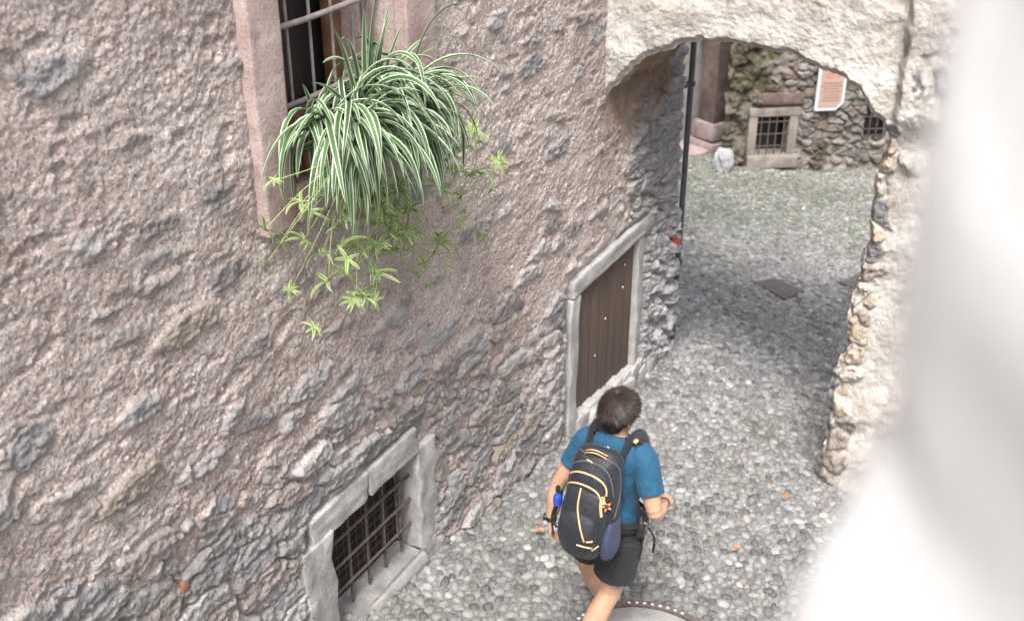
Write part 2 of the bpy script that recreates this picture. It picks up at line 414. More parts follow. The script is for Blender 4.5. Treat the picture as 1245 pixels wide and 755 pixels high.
# ------------------------------------------------------------------ house wall (left)
house=thing('stone_house','rendered rubble stone house on the left with two barred windows and brown plank door','house',(0,5,-.1))
def nonu(*seg):
    a=[]
    for s0,s1,st in seg: a.append(np.arange(s0,s1-1e-9,st))
    return np.concatenate(a)
OPEN=[(3.66,4.57,2.80,4.30),(3.72,4.55,.16,.86),(6.70,7.80,-.30,.90)]
def rubble(u,z,su,sz,seed,expo,warp=.05):
    wu=u+warp*fbm(u*3,z*3,seed+40,3); wz=z+warp*.7*fbm(u*3+9,z*3,seed+41,3)
    f1,f2,r,dx,dy=voro(wu/su,wz/sz+.15*np.floor(wu/su),seed)
    e=f2-f1; r2=frac(r*7.31); r3=frac(r*13.7)
    m=np.clip((expo-r)*6+(e-.14)*3.5,0,1); m=m*ss(.02,.10,e)
    dome=ss(0,.22,e)*(.026+.030*(r2-.3))+ (dx*(r3-.5)+dy*(r2-.5))*.035*ss(0,.2,e)
    return m,dome,r2,e
def wall_path(s):
    s=np.asarray(s,float); c=8.56
    x=np.where(s<c,0,-(s-c)); y=np.where(s<c,s,c+0*s)
    # rounded corner
    k=ss(c-.12,c+.12,s); 
    nx=np.cos(k*np.pi/2); ny=np.sin(k*np.pi/2)
    return x,y,nx,ny
def build_house_wall():
    sa=nonu((-3,1.5,.06),(1.5,8.85,.0085),(8.85,13.,.06)); za=nonu((-1.6,-.8,.05),(-.8,3.95,.0085),(3.95,8.0,.06))
    S,Zz=np.meshgrid(sa,za)
    hg=Zz-gz(S)
    n1=fbm(S*.9,Zz*.9,3,4)
    plaster=.020*fbm(S*1.3,Zz*1.5,11,3)+.013*(ridged(S*2.0+Zz*.8,Zz*4.6,12,3)-.5)*ss(-.5,.5,fbm(S*1.1,Zz*1.1,19,2))
    wS=S+.007*fbm(S*20,Zz*20,23,2); wZ=Zz+.007*fbm(S*20+5,Zz*20,24,2)
    _,_,ra,ax_,ay_=voro(wS/.034,wZ/.022,25); chip=(ra-.5)*.009+(ax_*(frac(ra*5.3)-.5)+ay_*(frac(ra*9.1)-.35))*.014
    _,_,rb,bx_,by_=voro(wS/.11,wZ/.06,26); chip2=(rb-.5)*.016+(bx_*(frac(rb*5.3)-.5)+by_*(frac(rb*9.1)-.3))*.030
    broke=ss(-.15,.45,fbm(S*1.6+3,Zz*2.2,27,4))
    plaster+=.012*fbm(S*7,Zz*9,13,4,.55)+.006*fbm(S*26,Zz*30,14,3,.6)+chip*(.12+.62*broke)+chip2*.16*broke
    smo=.35+.65*broke
    plaster-=smo*.009*ss(.05,.45,fbm(S*24,Zz*30,28,3,.6))+.005*ss(.0,.4,fbm(S*48,Zz*56,29,2))
    pit=ss(.35,.70,fbm(S*5,Zz*9,15,3)); plaster-=.028*pit
    expo=.07+.68*ss(2.2,.55,hg+.45*n1+.18*(S-4)*ss(4,6,S))+.18*n1
    expo+=.9*ss(7.3,8.0,S+.25*n1)*ss(2.5,1.8,Zz+.2*n1)+.35*ss(6.2,6.6,S)*ss(1.3,.5,Zz)
    m1,d1,t1,e1=rubble(S,Zz,.34,.125,100,expo)
    m2,d2,t2,e2=rubble(S,Zz,.12,.07,200,expo-.22)
    fine=.010*fbm(S*14,Zz*20,16,4,.6)+.004*fbm(S*50,Zz*50,18,2)+chip*.55+chip2*.35+.003*fbm(S*9,Zz*40,30,3)
    rough=ss(.2,.7,expo)
    plaster=plaster*(.72+.28*rough)
    hi=ss(1.2,2.2,hg+.3*n1)*ss(7.6,7.2,S); m2=m2*(1-.8*hi); d1=d1*(1-.45*hi)
    h=plaster*(1-.45*m1)+m1*(d1+fine*1.2)+(1-m1)*m2*(d2*.6+fine)
    h+=(1-np.maximum(m1,m2))*rough*(.008*fbm(S*18,Zz*22,21,4,.65)-.008)
    h-=.030*(1-ss(0,.13,e1))*ss(.35,.75,expo)*(1-ss(.3,.8,m2))
    # protruding boulders at the corner
    cm=ss(8.05,8.5,S)*ss(1.6,.3,Zz); _,_,_,e3=rubble(S,Zz,.42,.24,300,1.)
    h+=cm*(.09*ss(0,.35,e3)-.01)
    # corner slightly rough vertically
    stone=np.clip(m1+(1-m1)*m2,0,1); tint=np.where(m1>m2*.8,t1,t2)
    brown=ss(7.0,7.1,S)*ss(8.35,8.15,S+.10*fbm(S*3,Zz*4,51,3)-.12*(Zz-2.1))*ss(1.75,2.15,Zz+.25*fbm(S*2.5,Zz*2.5,52,3))*ss(2.9,2.8,Zz)
    stone*=1-brown; h=h*(1-.4*brown)
    grey=np.clip(ss(7.5,8.2,S+.2*n1)*.55*ss(2.8,2.2,Zz)+.25*ss(6.4,7.,S)*ss(1.3,.6,Zz)+.22*ss(.9,.2,hg)*ss(5.5,4.5,S),0,1)*(1-brown)
    h=h*(.68+.32*ss(7.0,7.8,S))
    # flatten towards frames
    for (a,b,c,d) in OPEN:
        du=np.maximum(np.maximum(a-.12-S,S-b-.12),0); dz=np.maximum(np.maximum(c-.12-Zz,Zz-d-.12),0)
        k=1-ss(.0,.12,np.hypot(du,dz)); h=h*(1-k)-.02*k
    # join to ground: slight batter
    h+=.05*ss(.5,-.1,hg)*ss(6.6,6.2,S)
    x,y,nx,ny=wall_path(S)
    Pm=np.stack([x+nx*h,y+ny*h,Zz],-1)
    for nm,z0,z1,mt in (('red_paint_mark',.575,.665,simple('red_trail_paint',(.27,.045,.035),.2,30)),('white_paint_mark',.68,.78,simple('white_trail_paint',(.68,.69,.72),.12,30))):
        i0,i1=np.searchsorted(za,[z0,z1]); j0,j1=np.searchsorted(sa,[8.44,8.535])
        Q=Pm[i0:i1,j0:j1].copy(); off=.004*np.ones(Q.shape[:2]); off[0]=off[-1]=-.01; off[:,0]=off[:,-1]=-.01
        off-=.012*ss(.1,.5,fbm(S[i0:i1,j0:j1]*40,Zz[i0:i1,j0:j1]*40,91,2))
        Q[...,0]+=nx[i0:i1,j0:j1]*off; Q[...,1]+=ny[i0:i1,j0:j1]*off
        grid_obj(nm,Q,mt,house)
    # openings
    sc=(sa[:-1]+sa[1:])/2; zc=(za[:-1]+za[1:])/2; SM,ZM=np.meshgrid(sc,zc); keep=np.ones(SM.shape,bool)
    for (a,b,c,d) in OPEN: keep&=~((SM>a)&(SM<b)&(ZM>c)&(ZM<d))
    grid_obj('wall',Pm,WALL,house,{'stone':stone,'tint':tint,'brown':brown,'grey':grey},keep)
build_house_wall()
# dressed stone blocks for the window and door surrounds
def stone_block(y0,y1,z0,z1,x0,x1,jit=.011,bev=.014,poly=None):
    """dressed stone block with slightly uneven faces"""
    m=MB(); bm=bmesh.new(); bmesh.ops.create_cube(bm,size=2)
    for v in bm.verts: v.co=Vector((v.co.x*(x1-x0)/2,v.co.y*(y1-y0)/2,v.co.z*(z1-z0)/2))
    bmesh.ops.bevel(bm,geom=bm.edges[:],offset=bev,segments=3,affect='EDGES',profile=.5)
    bmesh.ops.subdivide_edges(bm,edges=[e for e in bm.edges if e.calc_length()>.1],cuts=8,use_grid_fill=True)
    for v in bm.verts:
        w=v.co; a=np.array([w.y*9+y0*7]); b=np.array([w.z*9+z0*5+w.x*9]); k=float(fbm(a,b,61,3)[0])
        l=max(w.length,1e-3); v.co=w+Vector((k*jit*1.5,k*jit,k*jit))*1.
    m.addbm(bm,((x0+x1)/2,(y0+y1)/2,(z0+z1)/2)); return m
# --- lower barred window
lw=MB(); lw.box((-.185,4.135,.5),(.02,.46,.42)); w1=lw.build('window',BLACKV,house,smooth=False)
w1['label']='low square barred window near the ground with grey stone surround'
stone_block(3.56,4.06,.845,1.025,-.30,.022).build('lintel',GREYB,w1)
stone_block(4.066,4.56,.84,1.02,-.30,.018).build('lintel',GREYB,w1)
stone_block(4.545,4.74,.14,.865,-.40,.018).build('jamb',GREYB,w1)
stone_block(3.47,3.725,.10,.87,-.40,.026).build('jamb',GREYB,w1)
sl=MB(); sl.prism([(-.40,.02),(.05,-.02),(.065,.09),(.045,.135),(-.40,.17)],(0,4.545,0),(1,0,0),(0,0,1),(0,1,0),.82,.01); sl.build('sill',blockmat('worn_sill_stone',(.14,.135,.13),(.24,.235,.23),(.34,.335,.325)),w1)
gr=MB()
for i in range(5): gr.tube([(-.075,3.80+i*.165,.16),(-.07,3.80+i*.165,.86)],.009)
for z in (.33,.50,.67,.80): gr.tube([(-.062,3.73,z),(-.057,4.56,z-.005)],.009)
gr.build('grille',IRON,w1)
g2=MB()
for i in range(14): g2.tube([(-.14,3.76+i*.06,.2),(-.14,3.76+i*.06,.86)],.003,4)
for i in range(11): g2.tube([(-.145,3.74,.22+i*.06),(-.145,4.56,.22+i*.06)],.003,4)
g2.build('wire_mesh',IRON,w1)
# --- upper window
uw=MB(); uw.box((-.46,4.11,3.6),(.02,.5,.85)); w2=uw.build('window',DARK,house,smooth=False)
w2['label']='upper barred window with pink granite jambs and brown wooden casement'
stone_block(3.455,3.655,2.62,4.5,-.22,.05,.004).build('jamb',PINKB,w2)
stone_block(4.575,4.84,2.74,4.5,-.22,.05,.004).build('jamb',PINKB,w2)
stone_block(3.66,4.57,2.62,2.80,-.45,.06,.004).build('sill',PINKB,w2)
stone_block(4.57,4.66,2.80,4.5,-.46,-.225,.004).build('reveal',PINKB,w2)
stone_block(3.57,3.66,2.80,4.5,-.46,-.225,.004).build('reveal',PINKB,w2)
cs=MB()
for y,w in ((3.71,.035),(3.98,.045),(4.07,.04),(4.52,.04)): cs.box((-.36,y,3.6),(.03,w,.8),bev=.006)
cs.box((-.36,4.1,2.87),(.032,.42,.05),bev=.006); cs.box((-.365,4.1,3.75),(.028,.42,.03),bev=.006)
cs.build('casement',BWOOD,w2)
ub=MB()
for y in (3.76,3.91,4.07,4.23,4.39,4.50): ub.tube([(-.135,y,2.80),(-.135,y,4.4)],.008)
for z in (3.08,3.43,3.80): ub.tube([(-.112,3.64,z),(-.105,4.0,z-.004),(-.112,4.58,z+.003)],.014)
ub.build('grille',LIRON,w2)
# --- plank door
dr=MB()
yy=6.70
pw=[.17,.15,.16,.18,.14,.15,.16]; k=1.13/sum(pw)
for i,w in enumerate(pw):
    w*=k; dr.box((-.045+random.uniform(-.003,.003),yy+w/2,.31),(.018,w/2-.0025,.60),bev=.004); yy+=w
door=dr.build('door',WOOD,house); door['label']='dark brown vertical plank door, low and wide'
dn=MB(); dn.box((-.12,7.25,.3),(.02,.6,.65)); dn.build('backing',BLACKV,door)
CHIP=simple('pale_paint_chips',(.6,.58,.55),.1)
for (y,z) in ((7.28,.42),(7.6,.55),(7.62,.74),(7.1,.18)):
    bt=MB(); bt.ball((-.026,y,z),(.005,.008,.010),sub=2); bt.build('bolt',CHIP,door)
stone_block(6.58,8.06,.905,1.045,-.20,.026,.010).build('lintel',GREYB,door)
stone_block(6.55,6.70,-.42,.90,-.20,.028,.008).build('jamb',GREYB,door)
stone_block(7.80,7.90,-.40,.90,-.20,.022,.010).build('jamb',GREYB,door)
ts=MB(); y=6.71; 
while y<7.9:
    w=random.uniform(.11,.19); ts.box((-.06+random.uniform(-.01,.015),y+w/2,-.225-.10*(y-6.7)+random.uniform(-.01,.01)),(.10,w/2-.006,.075),jit=.010,bev=.02); y+=w
ts.build('threshold',GREYB,door)
t2=MB(); y=6.66
while y<8.6:
    w=random.uniform(.10,.2); t2.box((-.045+random.uniform(-.02,.04),y+w/2,gz(y+w/2)+.04+random.uniform(-.02,.02)),(.10,w/2-.004,.07),jit=.015,bev=.025); y+=w
t2.build('footing',GREYB,house)
# --- drainpipe just round the corner
dp=MB(); dp.tube([(.02,8.72,-.52),(.02,8.72,3.5),(.02,8.72,6.5)],.025,14)
pipe=dp.build('drainpipe',PIPE,house)
for z in (1.9,.3,3.6):
    pb2=MB(); pb2.tube([(.02,8.72,z),(.02,8.72,z+.03)],.038,14); pb2.box((.0,8.66,z+.017),(.02,.05,.012)); pb2.build('bracket',IRON,pipe)
# --- painted trail mark on the corner boulders
def mark(name,z0,z1,c):
    m=MB()
    pts=[]
    for i in range(6):
        for j in range(5):
            y=8.50+.16*j/4; z=z0+(z1-z0)*i/5+.02*(j/4); m.v.append(V(.125-.03*abs(j-2)/2+.006*random.random(),y,z))
    for i in range(5):
        for j in range(4): a=i*5+j; m.f.append([a,a+1,a+6,a+5])
    m.v=[v for v in m.v]; b=len(m.v)
    for v in list(m.v): m.v.append(v-V(.03,0,0))
    for i in range(5):
        for j in range(4): a=b+i*5+j; m.f.append([a,a+5,a+6,a+1])
    return m.build(name,c,house)
#mark added after wall: thin paint on stone
bk=MB(); bk.box((.0,2.72,1.255),(.018,.024,.024),jit=.004,bev=.008); bk.build('brick',simple('red_brick',(.22,.10,.07),.35,30),house)

# ------------------------------------------------------------------ archway
arch=thing('stone_archway','whitewashed stone arch spanning the alley, rough stones showing along its right edge','archway',(1.9,7.05,-.35))
def build_arch():
    Pk=[(1.80,-.75),(1.78,-.30),(1.80,.10),(1.79,.47),(1.82,.72),(1.84,.94),(1.83,1.12),(1.86,1.31),(1.875,1.5),(1.885,1.67),(1.86,1.94),(1.885,2.11),(1.92,2.28),(1.86,2.36),(1.79,2.44),(1.70,2.56),(1.58,2.67),(1.45,2.735),(1.31,2.78),(1.18,2.81),(1.02,2.822),(.81,2.825),(.59,2.80),(.37,2.72),(.22,2.63),(.10,2.52),(-.02,2.36),(-.08,2.25)]
    Pk=[(x,z-(.10*(1-ss(1.45,1.78,x))+.03*(1-ss(0,.4,x)))*(z>2.2)) for x,z in Pk]
    P0=crs(Pk,620)
    t=np.linspace(0,1,620)
    L=np.concatenate([[0],np.cumsum(np.linalg.norm(np.diff(P0,axis=0),axis=1))])
    T=np.gradient(P0,axis=0); T/=np.linalg.norm(T,axis=1)[:,None]; Nn=np.stack([T[:,1],-T[:,0]],1)  # outward (into masonry)
    jag=.022*fbm(L*3.5,L*0+2,401,4,.6)+.012*fbm(L*14,L*0,402,3)
    P0=P0+Nn*jag[:,None]
    # outer boundary
    Qk=[(4.6,-.8),(4.6,.5),(4.6,1.5),(4.6,2.5),(4.6,3.5),(3.6,4.6),(2.6,4.6),(1.6,4.6),(.9,4.6),(.3,4.6),(-.1,4.6),(-.1,3.6),(-.1,2.8)]
    tk=np.linspace(0,1,len(Qk)); Q0=np.stack([np.interp(t,[0,.08,.17,.25,.33,.42,.5,.58,.66,.74,.82,.92,1],[q[i] for q in Qk]) for i in (0,1)],1)
    s=np.concatenate([np.linspace(0,1,260)**1.6])
    X=P0[:,None,0]*(1-s)+Q0[:,None,0]*s; Zz=P0[:,None,1]*(1-s)+Q0[:,None,1]*s
    d=np.hypot(X-P0[:,None,0],Zz-P0[:,None,1])
    pier=ss(2.75,2.3,Zz)*ss(1.70,1.80,X)
    bx=1.93+.10*ss(2.2,3.1,Zz)*-.1+.03*fbm(Zz*4,Zz*0,410,3)
    prot=ss(bx-.02,bx+.05,X)*ss(2.25,2.5,Zz)
    h=.035*fbm(X*2,Zz*2,420,3)+.008*fbm(X*8,Zz*8,421,4,.6)+.004*fbm(X*28,Zz*28,422,3,.6)
    h+=.13*prot
    expo=1.05*ss(.24,.04,d+.08*fbm(X*3,Zz*3,423,3))*ss(2.7,2.2,Zz)+.25*ss(1.9,2.0,X)*ss(.5,-.1,np.abs(Zz-2.55)-.1)*.8
    expo*=ss(1.2,1.5,X)
    m1,d1,t1,e1=rubble(X,Zz,.20,.15,500,expo,.06)
    m1*=ss(0,.01,expo)
    _,_,ra_,aa_,bb_=voro(X/.07,Zz/.055,426); h+=m1*(d1*.8+.010*fbm(X*20,Zz*20,424,3)+(ra_-.5)*.012+(aa_*(frac(ra_*5.3)-.5)+bb_*(frac(ra_*9.1)-.4))*.035)
    lich=np.clip(ss(.05,.35,fbm(X*4.5,Zz*4.5,430,4,.6))*(ss(.36,.10,np.hypot((X-2.12)/1.2,Zz-2.78)))*ss(-.3,.2,fbm(X*22,Zz*22,431,3)),0,1)
    notch=ss(1.60,1.64,X)*ss(0,.03,1.915-X)*ss(0,.03,Zz-3.13+.42*(X-1.65)+.02*fbm(X*9,Zz*9,433,2))
    h-=.45*notch
    # rounded lip
    h-=.05*ss(.05,0,d)
    Yy=7.03-h
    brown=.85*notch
    # soffit rows
    ns=70; w=np.linspace(0,1,ns+1)[1:]; dep=1.30*w
    Xs=P0[:,None,0]+0*dep; Zs=P0[:,None,1]+0*dep; Ys=Yy[:,:1]+dep
    cx_,cz_=Xs+0,Zs+0; LL=L[:,None]
    hs=.03*fbm(LL*2.5+0*dep,dep*2.5,440,4)+.010*fbm(LL*12+0*dep,dep*12,441,3); hs*=ss(0,.1,dep)
    Xs=Xs-Nn[:,None,0]*hs; Zs=Zs-Nn[:,None,1]*hs
    back=np.stack([np.stack([Q0[:,0],Yy[:,-1]*0+8.33,Q0[:,1]],1)],1)
    P=np.concatenate([back,np.stack([Xs,Ys,Zs],-1)[:,::-1],np.stack([X,Yy,Zz],-1),back],1)
    z1=np.zeros((620,1)); zs=np.zeros_like(Xs)
    cat=lambda a,b: np.concatenate([z1,a[:,::-1],b,z1],1)
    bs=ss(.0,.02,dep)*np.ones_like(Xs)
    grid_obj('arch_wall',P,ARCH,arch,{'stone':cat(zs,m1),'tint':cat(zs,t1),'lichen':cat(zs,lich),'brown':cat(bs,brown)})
build_arch()

# ------------------------------------------------------------------ near white wall beside the camera and low wall
def near_wall():
    M=NT('bright_limewash'); c=M.ramp(M.noise(2.2,4,.6),[(.35,(.46,.465,.48)),(.6,(.68,.68,.685))]); M.col(c); M.bump(M.noise(30,5,.6),.004)
    zz=np.concatenate([np.arange(-5.6,-1,.06),np.arange(-1,.35,.01),np.arange(.35,2.2,.08)])
    keyz=[-5.6,-.506,-.464,-.431,-.385,-.332,-.288,-.208,-.113,2.2]; keyl=[.147,.147,.149,.155,.168,.187,.203,.201,.199,.20]
    keyz=[keyz[0]]+[k*.76 for k in keyz[1:-1]]+[keyz[-1]]; Lz=np.interp(zz,keyz,keyl)
    path=[]  # (lateral offset, depth)
    for k in range(14): path.append((1.4*(1-k/14)+.06*(k/14),.38))
    for k in range(10): a=math.pi/2*k/9; path.append((.06-.06*math.sin(a),.38-.06+.06*math.cos(a)))
    for k in range(1,50): path.append((0,.32-k*.04))
    path=np.array(path)
    A,B=np.meshgrid(path[:,0],zz); D=np.broadcast_to(path[:,1],A.shape)
    lat=A+Lz[:,None]*.63+.010*fbm(D*6+A*4,B*6,601,3)*ss(.5,.3,A)
    lat=np.maximum(lat,.085)
    hd=V(-math.sin(AZ),math.cos(AZ),0)
    P=CAM+lat[...,None]*RT+D[...,None]*hd+np.stack([0*B,0*B,B],-1)
    o=grid_obj('white_wall',P,M.m,None,loc=(3.4,.4,-.2))
    tag(o,'smooth whitewashed wall corner close to the viewer, out of focus along the right edge','wall')
near_wall()
lw_=MB()
def low_wall():
    n,mm=120,40
    t=np.linspace(0,1,n)
    ax=2.16+.55*t; ay=6.98-6.9*t
    prof=[(0,-1.0),(0,-.2),(0,.10),(0,.17),(.04,.22),(.15,.24),(.35,.25),(.55,.25),(1.2,.25)]
    pr=crs(prof,mm)
    X=ax[:,None]+pr[None,:,0]; Y=ay[:,None]+0*X; Z=gz(ay)[:,None]+pr[None,:,1]
    h=.03*fbm(Y*3+X*2,Z*3,650,3)
    o=grid_obj('garden_wall',np.stack([X-h,Y,Z+h],-1),ARCH,None,{'stone':0*X,'tint':0*X,'lichen':0*X,'brown':0*X},loc=(2.4,3.5,0))
    tag(o,'low whitewashed wall running along the right side of the alley below the blur','wall')
low_wall()

# ------------------------------------------------------------------ rear building
B0=V(-1.726,16.465,0); az=math.radians(55); BE=V(math.sin(az),math.cos(az),0); BM=V(math.cos(az),-math.sin(az),0); BZ=V(0,0,1)
def bp(u,n_,z): return B0+BE*u+BM*n_+BZ*z
rear=thing('rubble_building','mossy rubble stone building at the far end of the alley, seen through the arch','building',tuple(B0+V(0,0,-1.7)))
def rear_wall():
    ua=nonu((-.42,2.6,.014),(2.6,7,.1)); za=nonu((-2.4,.9,.014),(.9,6,.1))
    U,Zz=np.meshgrid(ua,za); n1=fbm(U,Zz,701,3)
    expo=.95*ss(.35,.6,U+.25*n1)*ss(-1.25,-.95,Zz+.25*n1)+.45+.3*n1
    expo*=ss(.15,.5,U+.2*n1)*.9+.1
    m1,d1,t1,e1=rubble(U,Zz,.20,.13,710,expo,.05)
    h=m1*d1*1.4+.03*fbm(U*3,Zz*3,711,4)+.015*fbm(U*12,Zz*12,712,3)
    moss=np.clip(ss(.45,.05,U+.25*n1-.1*Zz)*ss(-.95,-.85,U)*(.75+.5*fbm(U*2,Zz*2,714,3))+.7*ss(.25,.5,fbm(U*2.2,Zz*1.4,713,3)),0,1)
    h+=.05*ss(.4,.0,U)*fbm(U*5,Zz*3,716,4)*2
    step=ss(1.80,1.83,U+.02*n1)
    n_=h-.45*step
    for (a,b,c,d) in ((-.02,.72,-1.62,-.72),):
        du=np.maximum(np.maximum(a-U,U-b),0); dz=np.maximum(np.maximum(c-Zz,Zz-d),0); k=1-ss(0,.08,np.hypot(du,dz)); n_=n_*(1-k)-.01*k
    P=B0+U[...,None]*BE+n_[...,None]*BM+Zz[...,None]*BZ
    uc=(ua[:-1]+ua[1:])/2; zc=(za[:-1]+za[1:])/2; UM,ZM=np.meshgrid(uc,zc)
    keep=~((UM>.10)&(UM<.60)&(ZM>-1.49)&(ZM<-.88))&~((UM>1.90)&(UM<2.4)&(ZM>-1.45)&(ZM<-.80))
    grid_obj('wall',P,BACK,rear,{'stone':m1,'tint':t1,'moss':moss},keep)
rear_wall()
RB=np.array([BE,BM,BZ]).T
def rbox(m,u0,u1,n0,n1,z0,z1,bev=.012,jit=0): m.box(bp((u0+u1)/2,(n0+n1)/2,(z0+z1)/2),((u1-u0)/2,(n1-n0)/2,(z1-z0)/2),RB,jit,bev)
def rear_window(u0,u1,z0,z1,dn,lab,frame=True):
    m=MB(); rbox(m,u0-.05,u1+.05,dn-.30,dn-.27,z0-.05,z1+.05,0); w=m.build('window',DARK,rear,smooth=False); w['label']=lab
    if frame:
        m=MB(); rbox(m,u0-.13,u0,dn-.25,dn+.05,z0-.12,z1); m.build('jamb',BUFF,w)
        m=MB(); rbox(m,u1,u1+.13,dn-.25,dn+.05,z0-.10,z1); m.build('jamb',BUFF,w)
        m=MB(); rbox(m,u0-.14,u1+.15,dn-.25,dn+.06,z1+.003,z1+.13); m.build('lintel',BUFF,w)
        m=MB(); rbox(m,u0-.05,u1+.19,dn-.03,dn+.07,z1+.19,z1+.36,.02); m.build('relieving_stone',REDB,w)
        m=MB(); rbox(m,u0-.13,u1+.16,dn-.25,dn+.13,z0-.19,z0-.003); m.build('sill',BUFF,w)
    m=MB(); 
    for i in range(4): 
        u=u0+(u1-u0)*(i+.6)/4.2; m.tube([bp(u,dn+.02,z0-.02),bp(u,dn+.02,z1)],.011,6)
    for i in range(3):
        z=z0+(z1-z0)*(i+.7)/3.2; m.tube([bp(u0,dn+.01,z),bp(u1,dn+.01,z)],.009,6)
    m.build('grille',IRON,w)
rear_window(.10,.60,-1.49,-.88,0,'small square barred window with worn stone frame and sill')
rear_window(1.90,2.40,-1.45,-.80,-.45,'partly hidden barred window beside the arch edge',False)
# portal column
por=thing('stone_portal','square reddish stone portal pillar with moulded capital and bulging pink base','portal',(-2.35,16.3,-1.7))
c0=CAM+ray(866,168)*((-1.55-CAM[2])/ray(866,168)[2])
a1=math.radians(116); N1=V(math.sin(a1),math.cos(a1),0); N2=V(math.sin(a1+math.pi/2),math.cos(a1+math.pi/2),0)
RP=np.array([N1,N2,BZ]).T
def pbox(z0,z1,w,bev,off=0,mat=REDB,name='column',jit=0,shift=0):
    m=MB(); c=c0-N1*(.17)-N2*(.17); m.box((c[0],c[1],(z0+z1)/2),(w,w,(z1-z0)/2),RP,jit,bev); return m.build(name,mat,por)
pbox(-1.35,.55,.17,.012)
pbox(.10,.30,.205,.02,name='capital'); pbox(.30,.75,.225,.02,name='capital'); pbox(.04,.06,.19,.008,name='collar')
pbox(-1.62,-1.32,.245,.07,mat=PINKD,name='base',jit=.015); pbox(-1.9,-1.63,.30,.03,mat=PINKD,name='plinth')
m=MB(); c=c0-N1*.38-N2*.05-RT*.30
c=c+N2*.0-N1*.1; m.box((c[0],c[1],-.2),(.07,1.4,2.2),RP,0,.01)
m.build('plaster_panel',PLAST,por)
m=MB(); m.box((c[0]-RT[0]*.0,c[1],.35),(.085,.63,.14),RP,0,.01); m.build('band',REDB,por)
# threshold slab pinkish
m=MB(); q=CAM+ray(842,184)*((-1.74-CAM[2])/ray(842,184)[2]); m.box((q[0]-.15,q[1],-1.77),(.32,.30,.05),RP,0,.015); m.build('step',PINKB,por)
# white rock
def boulder():
    bm=bmesh.new(); bmesh.ops.create_icosphere(bm,subdivisions=5,radius=1)
    for v in bm.verts:
        c=np.array(v.co[:]); a=np.array([c[0]*1.6+c[2]]); b=np.array([c[1]*1.6-c[2]*.7]); k=float(fbm(a,b,800,4,.6)[0])
        kk=1+.22*k; w=np.sign(c)*np.abs(c)**.75
        v.co=Vector((w[0]*.135*kk,w[1]*.13*kk,w[2]*.21*kk))
    m=MB(); q=CAM+ray(883,190)*((-1.56-CAM[2])/ray(883,190)[2]); q=q+V(.10,-.42,0); m.addbm(bm,(q[0],q[1],-1.50)); 
    o=m.build('boulder',PALEB,None,loc=(q[0],q[1],-1.7)); tag(o,'pale grey-white rough boulder at the foot of the red pillar','rock')
boulder()
# sign
sg=thing('notice_sign','pale orange notice board with white border and clipped lower corner on the rubble wall','sign',tuple(bp(1.14,.12,-.45)))
SO=bp(0,.13,0)
out=[(.93,.02),(1.375,-.04),(1.375,-.68),(1.26,-.79),(.93,-.79)]
def scaled(poly,k,c=(1.15,-.39)): return [((x-c[0])*k[0]+c[0],(y-c[1])*k[1]+c[1]) for x,y in poly]
m=MB(); m.prism(out,SO,BE,BZ,BM,.03,.003); m.build('frame',simple('white_sign_edge',(.46,.49,.52),.06,4,.5,40,0),sg,smooth=False)
m=MB(); m.prism([(.975,-.04),(1.335,-.09),(1.335,-.655),(1.265,-.74),(.975,-.74)],SO+BM*.006,BE,BZ,BM,.006,0); m.build('panel',simple('pale_orange_sign',(.32,.24,.205),.05,4,.5,40,0),sg,smooth=False)
def text(body,size,u,z,mat,name,sx=.72):
    cu=bpy.data.curves.new('t','FONT'); cu.body=body; cu.size=size; cu.align_x='CENTER'; cu.extrude=.0008; cu.offset=size*.012; cu.space_line=1.12
    to=bpy.data.objects.new('t',cu); COL.objects.link(to); bpy.context.view_layer.update()
    me=bpy.data.meshes.new_from_object(to.evaluated_get(bpy.context.evaluated_depsgraph_get())); bpy.data.objects.remove(to)
    R=np.array([BE,BZ,BM]).T; o0=WL[sg]
    for v in me.vertices:
        p=SO+BM*.008+BE*u+BZ*z+R@(np.array(v.co[:])*V(sx,1,1))-o0; v.co=Vector(p)
    me.name=name; return link(name,me,mat,sg)
ORT=simple('orange_red_lettering',(.55,.13,.05),.05,4,.6,40,0); BRT=simple('brown_lettering',(.22,.08,.05),.05,4,.6,40,0)
text('Dedica',.10,1.155,-.145,ORT,'title')
text('In Magistris Dom E',.048,1.155,-.235,ORT,'subtitle')
text('Magister a 1492',.048,1.155,-.285,ORT,'subtitle')
text('Dove nobile strada luce\nMonte scura in dolce riviera\nMi sono innamorato\nla voltra sua mia, sol Vista\nTi va su del suo lupa\nL Bianca e molto bianca\nDove nobile donna luce',.040,1.155,-.375,BRT,'lettering')

# ------------------------------------------------------------------ covers in the ground
def rect_cover(poly,lab):
    m=MB(); pts=[]
    z=float(gz(np.mean([p[1] for p in poly])))
    o=V(0,0,0); bm=bmesh.new(); vs=[bm.verts.new((p[0],p[1],gz(p[1])+.008)) for p in poly]; f=bm.faces.new(vs)
    r=bmesh.ops.extrude_face_region(bm,geom=[f])
    for g in r['geom']:
        if isinstance(g,bmesh.types.BMVert): g.co.z-=.06
    bmesh.ops.recalc_face_normals(bm,faces=bm.faces[:]); bmesh.ops.bevel(bm,geom=bm.edges[:],offset=.006,segments=2,affect='EDGES'); m.addbm(bm)
    c=np.mean(poly,axis=0)
    o=m.build('drain_cover',COVER,None,loc=(c[0],c[1],z)); tag(o,lab,'drain cover')
    rg=MB()
    a,b,c_,d=poly
    for k in range(1,9):
        t=k/9; p=a+(b-a)*t; q=d+(c_-d)*t; p2=p+(q-p)*.08; q2=p+(q-p)*.92
        rg.tube([(p2[0],p2[1],gz(p2[1])+.008),(q2[0],q2[1],gz(q2[1])+.008)],.005,5)
    rg.build('rib',COVER,o)
COVER=simple('dark_cast_iron',(.10,.09,.095),.3,25,.6,70,.003)
